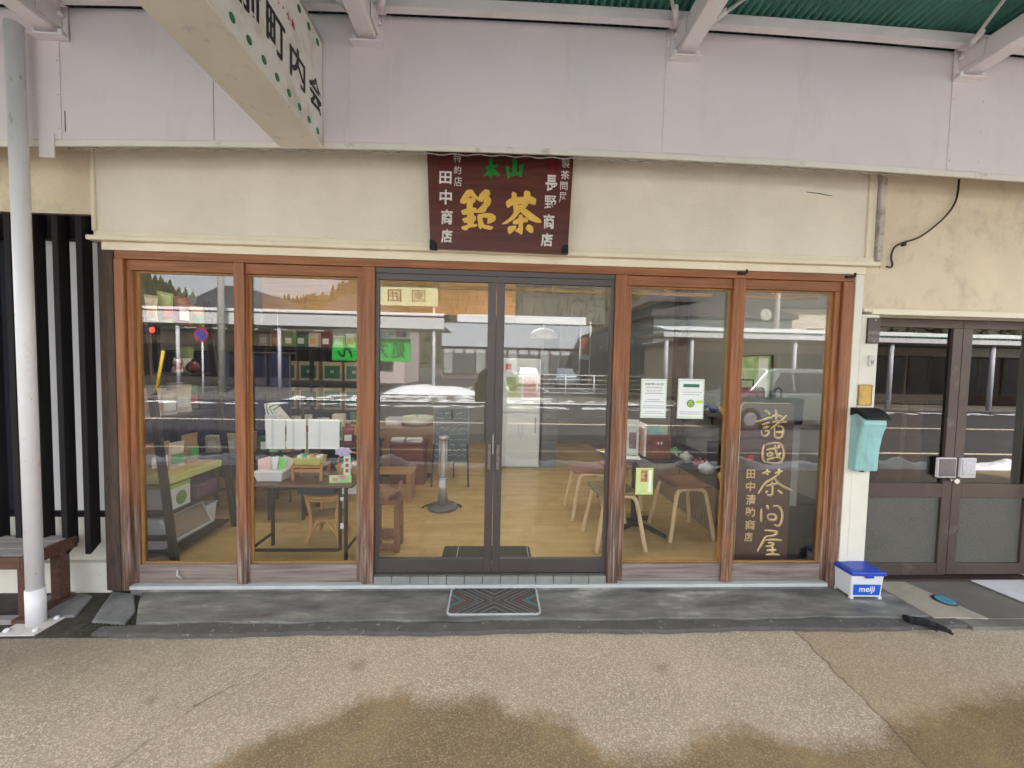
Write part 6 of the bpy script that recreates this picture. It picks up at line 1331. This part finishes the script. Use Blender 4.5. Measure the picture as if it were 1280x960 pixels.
# dark green shed on the right, its long wall facing the lot
sh = thing('dark_green_shed', 'long dark green corrugated shed along the right side of the parking lot', 'building', (10.0, -18.5, -.1)); TG = mat('teal_shed_cladding', (.035, .07, .075), .5, .15, .6); TG2 = mat('grey_green_cladding', (.10, .13, .125), .6, .1, .6)
box('wall', TG, 0, 9, -26, -3.0, 0, 3.2, sh); box('upper_wall', TG2, -.02, 9.01, -26.02, -2.98, 3.201, 5.0, sh)
mb = MB(); mb.prism([(-.3, 4.95), (9.3, 4.95), (9.3, 5.2), (4.5, 6.2), (-.3, 5.2)], -26.2, -2.8, lambda u, v, t_: (u, t_, v)); mb.build('roof', RFT, sh)
for k in range(22): box('rib', TG, -.05, -.0005, -25.6+k*1.03, -25.5+k*1.03, .01, 3.19, sh)
for k in range(5): MB().lathe([(.10, 0), (.12, .1), (.04, .2)], (-.25, -6-k*4.2, 3.4), 10).build('wall_lamp', MATS['sign_white'], sh)
# fence
t = thing('guard_rail', 'white tubular guard rail along the edge of the parking lot', 'railing', (3.9, -18, -.06)); 
for k in range(8): MB().tube([(-3.2+k*1.55, 0, 0), (-3.2+k*1.55, 0, 1.12)], .04, 8).build('post', MATS['sign_white'], t)
for z_ in (.16, .40, .64, .88, 1.12): MB().tube([(-3.25, 0, z_), (7.7, 0, z_)], .022 if z_ < 1 else .035, 6).build('rail', MATS['sign_white'], t)
# parked cars
GLC = mat('car_glass', (.02, .025, .03), .05, .1, 3); TYR = RUBBER; RIM = mat('alloy_rim', (.45, .46, .48), .3, metal=.8)
def car(label, loc, rz, paint, L_=4.1, Wd=1.72, H=1.50, cat='car', name='parked_car', van=False):
    t = thing(name, label, cat, loc, rz)
    low = [(-L_/2, .35), (-L_/2+.03, .62), (-L_/2+.12, .80), (-L_/2+1.0, .95), (L_/2-.5, 1.0), (L_/2-.06, .92), (L_/2, .55), (L_/2-.03, .28), (-L_/2+.1, .22)]
    if van: low = [(-L_/2, .35), (-L_/2+.03, .72), (-L_/2+.10, .92), (-L_/2+.7, 1.05), (L_/2-.2, 1.08), (L_/2-.02, .95), (L_/2, .5), (L_/2-.03, .28), (-L_/2+.1, .22)]
    cab = [(-L_/2+1.0, .95), (-L_/2+1.75, H-.06), (-L_/2+2.2, H), (L_/2-.9, H-.02), (L_/2-.2, 1.0)]
    if van: cab = [(-L_/2+.7, 1.05), (-L_/2+1.35, H-.05), (-L_/2+1.7, H), (L_/2-.25, H-.02), (L_/2-.05, 1.08)]
    f = lambda u, v, y: (u, y, v)
    MB().prism(low, -Wd/2, Wd/2, f).build('body', paint, t, bev=.07, seg=3)
    mb = MB(); n_ = len(cab); pts_ = []
    for sy_ in (-1, 1):
        for u, v in cab: ins = .06+.20*max(0, (v-.95)/(H-.95)); pts_.append((u, sy_*(Wd/2-ins), v))
    mb.add(pts_, [tuple(range(n_)), tuple(range(n_, 2*n_))[::-1]]+[(i+1 if i+1 < n_ else 0, i, n_+i, n_+(i+1) % n_) for i in range(n_)]); mb.build('cabin', paint, t, bev=.05, seg=3)
    # glass skins
    def lerp2(a, b, k): return (a[0]+(b[0]-a[0])*k, a[1]+(b[1]-a[1])*k)
    a, b = cab[0], cab[1]; p, q = lerp2(a, b, .10), lerp2(a, b, .93); nx, nz_ = -(b[1]-a[1]), (b[0]-a[0]); l_ = math.hypot(nx, nz_); nx, nz_ = nx/l_*.012, nz_/l_*.012
    mb = MB(); mb.add([(p[0]+nx, -Wd/2+.14, p[1]+nz_), (p[0]+nx, Wd/2-.14, p[1]+nz_), (q[0]+nx, Wd/2-.28, q[1]+nz_), (q[0]+nx, -Wd/2+.28, q[1]+nz_)], [(0, 3, 2, 1)]); mb.build('windscreen', GLC, t)
    zt = H-.13; zb_ = 1.02
    for sy_ in (-1, 1):
        iy = lambda v: sy_*(Wd/2-.06-.20*max(0, (v-.95)/(H-.95))+.012)
        for (u0, u1, u2, u3) in ((-L_/2+1.35, -L_/2+2.05, -L_/2+2.05, -L_/2+1.75), (-L_/2+2.12, L_/2-.75, L_/2-1.0, -L_/2+2.12)):
            mb = MB(); mb.add([(u0, iy(zb_), zb_), (u1, iy(zb_), zb_), (u2, iy(zt), zt), (u3, iy(zt), zt)], [(0, 1, 2, 3)]); mb.build('side_window', GLC, t)
        MB().lathe([(.05, -.04), (.07, 0), (.05, .07)], (-L_/2+1.35, sy_*(Wd/2+.06), 1.0), 10).build('wing_mirror', paint, t)
        box('headlight', mat('headlight_glass', (.6, .65, .7), .1), -L_/2-.012, -L_/2+.16, sy_*Wd/2-(.40 if sy_ > 0 else -.06), sy_*Wd/2-(.06 if sy_ > 0 else -.40), .62, .76, t, bev=.02)
        for u in (-L_/2+.75, L_/2-.75):
            wl = MB(); wl.tube([(u, sy_*(Wd/2-.20), .31), (u, sy_*(Wd/2+.01), .31)], .31, 20); w_ = wl.build('wheel', TYR, t); MB().tube([(u, sy_*(Wd/2+.011), .31), (u, sy_*(Wd/2+.02), .31)], .19, 14).build('rim', RIM, w_)
    box('grille', BLACKP, -L_/2-.01, -L_/2+.05, -.45, .45, .42, .56, t, bev=.01); box('number_plate', PLW, -L_/2-.022, -L_/2-.011, -.16, .16, .44, .53, t)
    return t
car('white hatchback parked facing the street in the lot across the road', (2.62, -29, -.09), R_(90), PLW)
car('silver-blue saloon parked facing the street in the lot across the road', (5.55, -29, -.09), R_(90), mat('silver_blue_paint', (.30, .35, .42), .25, metal=.6, coat=.6))
car('grey-green van standing on the near lane of the road', (8.5, -8.6, -.165), R_(0), mat('grey_green_paint', (.16, .19, .18), .25, metal=.4, coat=.5), 4.3, 1.7, 1.75, 'van', 'parked_van', True)
# poles, signs, light
t = thing('no_parking_sign', 'round blue no-parking sign with red rim on a white pole across the road', 'sign', (-13.65, -16, -.06)); MB().tube([(0, 0, 0), (0, 0, 2.9)], .04, 8).build('sign_pole', MATS['sign_white'], t)
MB().tube([(0, .05, 2.7), (0, .07, 2.7)], .32, 24).build('sign_disc', mat('sign_red', (.55, .03, .04), .4), t); MB().tube([(0, .0705, 2.7), (0, .076, 2.7)], .25, 24).build('disc_face', mat('sign_blue', (.02, .06, .45), .4), t); box('slash_bar', MATS['sign_red'], -.25, .25, .077, .081, 2.67, 2.73, t, M=Matrix.Translation((0, 0, 2.7)) @ Matrix.Rotation(R_(-45), 4, 'Y') @ Matrix.Translation((0, 0, -2.7)))
t = thing('traffic_light', 'traffic light showing red over the far left of the road', 'traffic light', (-15.9, -16, 2.6)); box('housing', BLACKP, -.5, .3, -.1, .1, 0, .42, t, bev=.03); MB().tube([(.1, .101, .21), (.1, .115, .21)], .13, 20).build('red_lamp', emit_mat('lit_red_lamp', (1, .03, .02), 6), t)
for xx in (-.18, -.38): MB().tube([(xx, .101, .21), (xx, .115, .21)], .10, 16).build('dark_lamp', DKG, t)
MB().tube([(-3, 0, .2), (-.5, 0, .2)], .05, 8).build('mast_arm', STEEL, t); MB().tube([(-3, 0, -2.66), (-3, 0, 2.5)], .1, 12).build('mast', STEEL, t)
def upole(label, x, y, h): 
    t = thing('utility_pole', label, 'utility pole', (x, y, -.1)); MB().tube([(0, 0, 0), (0, 0, h)], [.17, .11], 12).build('pole_shaft', mat('pole_concrete', (.42, .41, .39), .8), t); box('crossarm', STEEL, -.9, .9, -.05, .05, h-1.0, h-.88, t); box('crossarm', STEEL, -.7, .7, -.05, .05, h-1.7, h-1.6, t); return t
upole('tall grey utility pole behind the no-parking sign', -13.2, -16.6, 11); upole('utility pole among the houses across the road', -27, -19, 11); upole('utility pole beyond the right arcade', 16.5, -19.5, 10)
for k, (z1_, z2_) in enumerate(((10.0, 10.0), (9.3, 9.3), (8.6, 8.6))):
    mb = MB(); mb.tube([(-27+(43.7)*j/20, -18.8+(2.2 if j < 11 else 2.2-(j-10)*.3)*0-.6*j/20, z1_-1.2*math.sin(j/20*PI)) for j in range(21)], .03, 5); tag(mb.build('overhead_wire', BLACKP), ['highest overhead wire across the road', 'middle overhead wire across the road', 'lowest overhead wire across the road'][k], 'wire')
t = thing('yellow_bollard', 'slanted yellow warning pole by the far kerb at the left', 'bollard', (-14.6, -14.6, -.06)); MB().tube([(0, 0, 0), (.35, 0, 1.9)], .06, 10).build('bollard_pole', mat('warning_yellow', (.75, .50, .03), .5), t); MB().lathe([(.16, 0), (.12, .05)], (0, 0, 0), 16).build('bollard_base', BLACKP, t)
t = thing('road_direction_sign', 'small blue notice board on a white post under the right arcade', 'sign', (19.6, -12.9, -.06)); MB().tube([(0, 0, 0), (0, 0, 2.7)], .05, 8).build('sign_pole', MATS['sign_white'], t); box('board', MATS['sign_blue'], -.22, .22, .06, .09, 1.7, 2.4, t)
v = Q(960, 393, 12.9); t = thing('round_far_clock', 'round white clock hung on the right arcade across the road', 'clock', (v.x, -12.95, v.z)); clock(t, .24, 1)
# hills with wooded ridge
RX = [(-460, 58), (-250, 56), (-185, 38), (-100, 40), (-78, 58), (0, 70), (100, 75), (300, 70), (520, 60)]
def ridge(x):
    for (a, p), (b, q) in zip(RX[:-1], RX[1:]):
        if a <= x <= b: k = (x-a)/(b-a); k = k*k*(3-2*k); return p+(q-p)*k+2*math.sin(x*.05)
    return 58
hm = mat('wooded_hillside', (.045, .05, .03), .95, .3, .08, col2=(.10, .075, .045))
kind(MB().grid(90, 14, lambda u, v: (-420+900*u, -150-120*v, -1+ridge(-420+900*u)*math.sin(v*PI/2)+1.5*mn.noise(Vector((u*60, v*9, 0)))*v)).build('hill', hm), 'structure')
mb = MB(); rng = random.Random(11)
for k in range(5200):
    v = rng.random()**.7; x = -420+900*rng.random(); y = -150-118*v; z = -1+ridge(x)*math.sin(v*PI/2)-1; h = rng.uniform(4, 9); r = h*rng.uniform(.22, .36); n_ = 5
    for lv in range(2):
        zz = z+h*.28*lv; rr = r*(1-.35*lv); a0 = rng.random()*6
        mb.add([(x+rr*math.cos(a0+j*2*PI/n_)*rng.uniform(.7, 1.2), y+rr*math.sin(a0+j*2*PI/n_), zz+h*.12) for j in range(n_)]+[(x+rng.uniform(-.2, .2), y, zz+h*(.62 if lv == 0 else .72))], [(j, (j+1) % n_, n_) for j in range(n_)])
o = mb.build('forest', mat('conifer_green', (.035, .055, .025), .9, .4, .3, col2=(.09, .07, .035))); o['kind'] = 'stuff'

# ------------------------------------------------------------------ the photographer (mirrored in the door glass)
pr = thing('person', 'person in dark winter clothes with tan shoulder bag taking a photo with a phone', 'person', (.02, -2.86, -.03))
def skin(name, nodes, edges, m, parent, sub=2):
    me = bpy.data.meshes.new(name); me.from_pydata([n_[0] for n_ in nodes], edges, []); me.update(); me.materials.append(m)
    o = bpy.data.objects.new(name, me); link(o, parent); o.modifiers.new('skin', 'SKIN')
    for i, n_ in enumerate(nodes):
        sv = me.skin_vertices[0].data[i]; r = n_[1]; sv.radius = r if isinstance(r, tuple) else (r, r); sv.use_root = (i == 0)
    o.modifiers['skin'].use_smooth_shade = True; q = o.modifiers.new('sub', 'SUBSURF'); q.levels = sub; q.render_levels = sub
    return o
DK = mat('dark_coat', (.015, .015, .018), .8, .2, 30); TR_ = mat('dark_trousers', (.018, .018, .022), .85, .2, 30); SK = mat('skin', (.45, .27, .19), .5, .05, 20)
N = [((0, 0, .95), (.15, .11)), ((0, .01, 1.12), (.145, .11)), ((0, .01, 1.30), (.165, .12)), ((0, 0, 1.42), (.12, .09)), ((0, .005, 1.50), .055), ((0, .02, 1.585), (.07, .085)), ((0, .015, 1.68), (.072, .09)),
     ((.09, 0, .88), .095), ((.10, .03, .50), .065), ((.10, 0, .10), .045), ((.11, .08, .045), .045), ((.12, .17, .03), .035),
     ((-.09, 0, .88), .095), ((-.10, .03, .50), .065), ((-.10, 0, .10), .045), ((-.11, .08, .045), .045), ((-.12, .17, .03), .035),
     ((.19, 0, 1.40), .065), ((.25, .07, 1.17), .05), ((.12, .25, 1.36), .036), ((-.19, 0, 1.40), .065), ((-.25, .07, 1.17), .05), ((-.04, .25, 1.36), .036)]
Ed = [(0, 1), (1, 2), (2, 3), (3, 4), (4, 5), (5, 6), (0, 7), (7, 8), (8, 9), (9, 10), (10, 11), (0, 12), (12, 13), (13, 14), (14, 15), (15, 16), (3, 17), (17, 18), (18, 19), (3, 20), (20, 21), (21, 22)]
skin('body', N, Ed, DK, pr)
skin('head', [((0, .02, 1.60), (.062, .07)), ((0, .035, 1.67), (.068, .085)), ((0, .03, 1.74), (.06, .075)), ((0, .125, 1.655), .012)], [(0, 1), (1, 2), (1, 3)], SK, pr)
skin('hair', [((0, -.02, 1.66), (.074, .08)), ((0, -.005, 1.76), (.07, .085))], [(0, 1)], BLACKP, pr, 2)
for s_ in (-1, 1):
    MB().lathe([(.004, -.006), (.009, 0), (.004, .006)], (s_*.03, .112, 1.68), 10).build('eye', BLACKP, pr)
    bx_, by_ = (.12, .25) if s_ > 0 else (-.04, .25)
    skin('hand', [((bx_, by_, 1.36), (.026, .02)), ((bx_-.01*s_, by_+.05, 1.40), (.032, .016))], [(0, 1)], SK, pr, 1)
    for j in range(4):
        skin('finger', [((bx_-.01*s_, by_+.045+.002*j, 1.385+.019*j), .009), ((bx_-.03*s_, by_+.068, 1.392+.019*j), .0085), ((bx_-.055*s_, by_+.062, 1.394+.018*j), .0075)], [(0, 1), (1, 2)], SK, pr, 1)
    skin('thumb', [((bx_-.005*s_, by_+.02, 1.385), .0095), ((bx_-.03*s_, by_+.015, 1.42), .0085), ((bx_-.045*s_, by_+.02, 1.45), .0075)], [(0, 1), (1, 2)], SK, pr, 1)
for s_ in (-1, 1): MB().tube([(s_*.115, -.04, .06), (s_*.118, .06, .055), (s_*.12, .16, .045)], [.05, .052, .042], 12).build('boot', mat('brown_boot', (.06, .025, .012), .5), pr)
ph = thing('phone', 'black phone held up by the photographer', 'phone', (.06, -2.565, 1.335)); box('phone_case', BLACKP, -.037, .037, -.004, .004, 0, .13, ph, bev=.003); box('phone_screen', DKG, -.033, .033, -.0055, -.0043, .005, .125, ph)
bg_ = thing('shoulder_bag', 'tan shoulder bag hanging at the photographer\'s side', 'bag', (-.20, -2.80, .98)); TAN2 = mat('tan_canvas', (.36, .24, .10), .8); box('bag_body', TAN2, -.07, .07, -.14, .14, 0, .26, bg_, bev=.02); box('bag_flap', TAN2, -.076, .076, -.145, .145, .13, .268, bg_, bev=.012); MB().tube([(0, .1, .26), (.10, .06, .40), (.20, .0, .50), (.12, -.1, .40), (0, -.1, .26)], .009, 8).build('strap', BLACKP, bg_)

# ------------------------------------------------------------------ small wear and litter
rng = random.Random(4); mb = MB()
def grit(mb, x, y, z, r_):
    a0 = rng.random()*6; mb.add([(x+r_*math.cos(a0+k*1.26)*rng.uniform(.6, 1), y+r_*math.sin(a0+k*1.26)*rng.uniform(.6, 1), z) for k in range(5)]+[(x, y, z+r_*.7)], [(k, (k+1) % 5, 5) for k in range(5)])
for k in range(420): grit(mb, rng.uniform(-2.6, 3.9), -.40-abs(rng.gauss(0, .05)), -.0305, rng.uniform(.0015, .005))
for k in range(160): grit(mb, rng.uniform(-1.9, 3.4), rng.uniform(-.29, .0), -.0005, rng.uniform(.001, .003))
for k in range(260): grit(mb, rng.uniform(-2.6, 3), rng.uniform(-1.3, -.45), -.0305, rng.uniform(.0015, .0035))
o = mb.build('gravel', mat('loose_grit', (.30, .26, .21), .9, .6, 200)); o['kind'] = 'stuff'
mb = MB()
for k in range(500): grit(mb, -2.05+rng.gauss(0, .10), -.30+rng.gauss(0, .035), -.022, rng.uniform(.003, .009))
for k in range(260): grit(mb, rng.uniform(-2.0, .2)**1, jointy(0)-.004+rng.gauss(0, .004), -.006, rng.uniform(.0015, .004))
o = mb.build('moss', mat('dark_moss', (.035, .045, .018), .95, .5, 60)); o['kind'] = 'stuff'
# fixing screws of the canopy cover plates
for a, b in ((-2.56, -2.405), (-.855, -.62), (.955, 1.175), (2.72, 2.94)):
    for x_ in (a+.015, b-.015):
        for q in (.06, .24, .42, .60):
            MB().tube([(x_, .0-.0038, zb(x_)+q), (x_, -.008, zb(x_)+q)], .005, 6).build('screw', LAVLIP, CAN)

v0, v1 = P(1008, 240, Y=-.006), P(1040, 245, Y=-.006); MB().tube([v0, v0.lerp(v1, .5)+Vector((0, 0, .004)), v1], .0016, 5).build('crack', BLACKP, SHOP)
for px_, y0_, y1_ in ((80, 138, 164),):
    v0, v1 = P(px_, y0_, Y=-.205), P(px_, y1_, Y=-.205); box('seam_gap', BLACKP, v0.x-.0015, v0.x+.0015, -.002, .0, v1.z, v0.z, CAN)
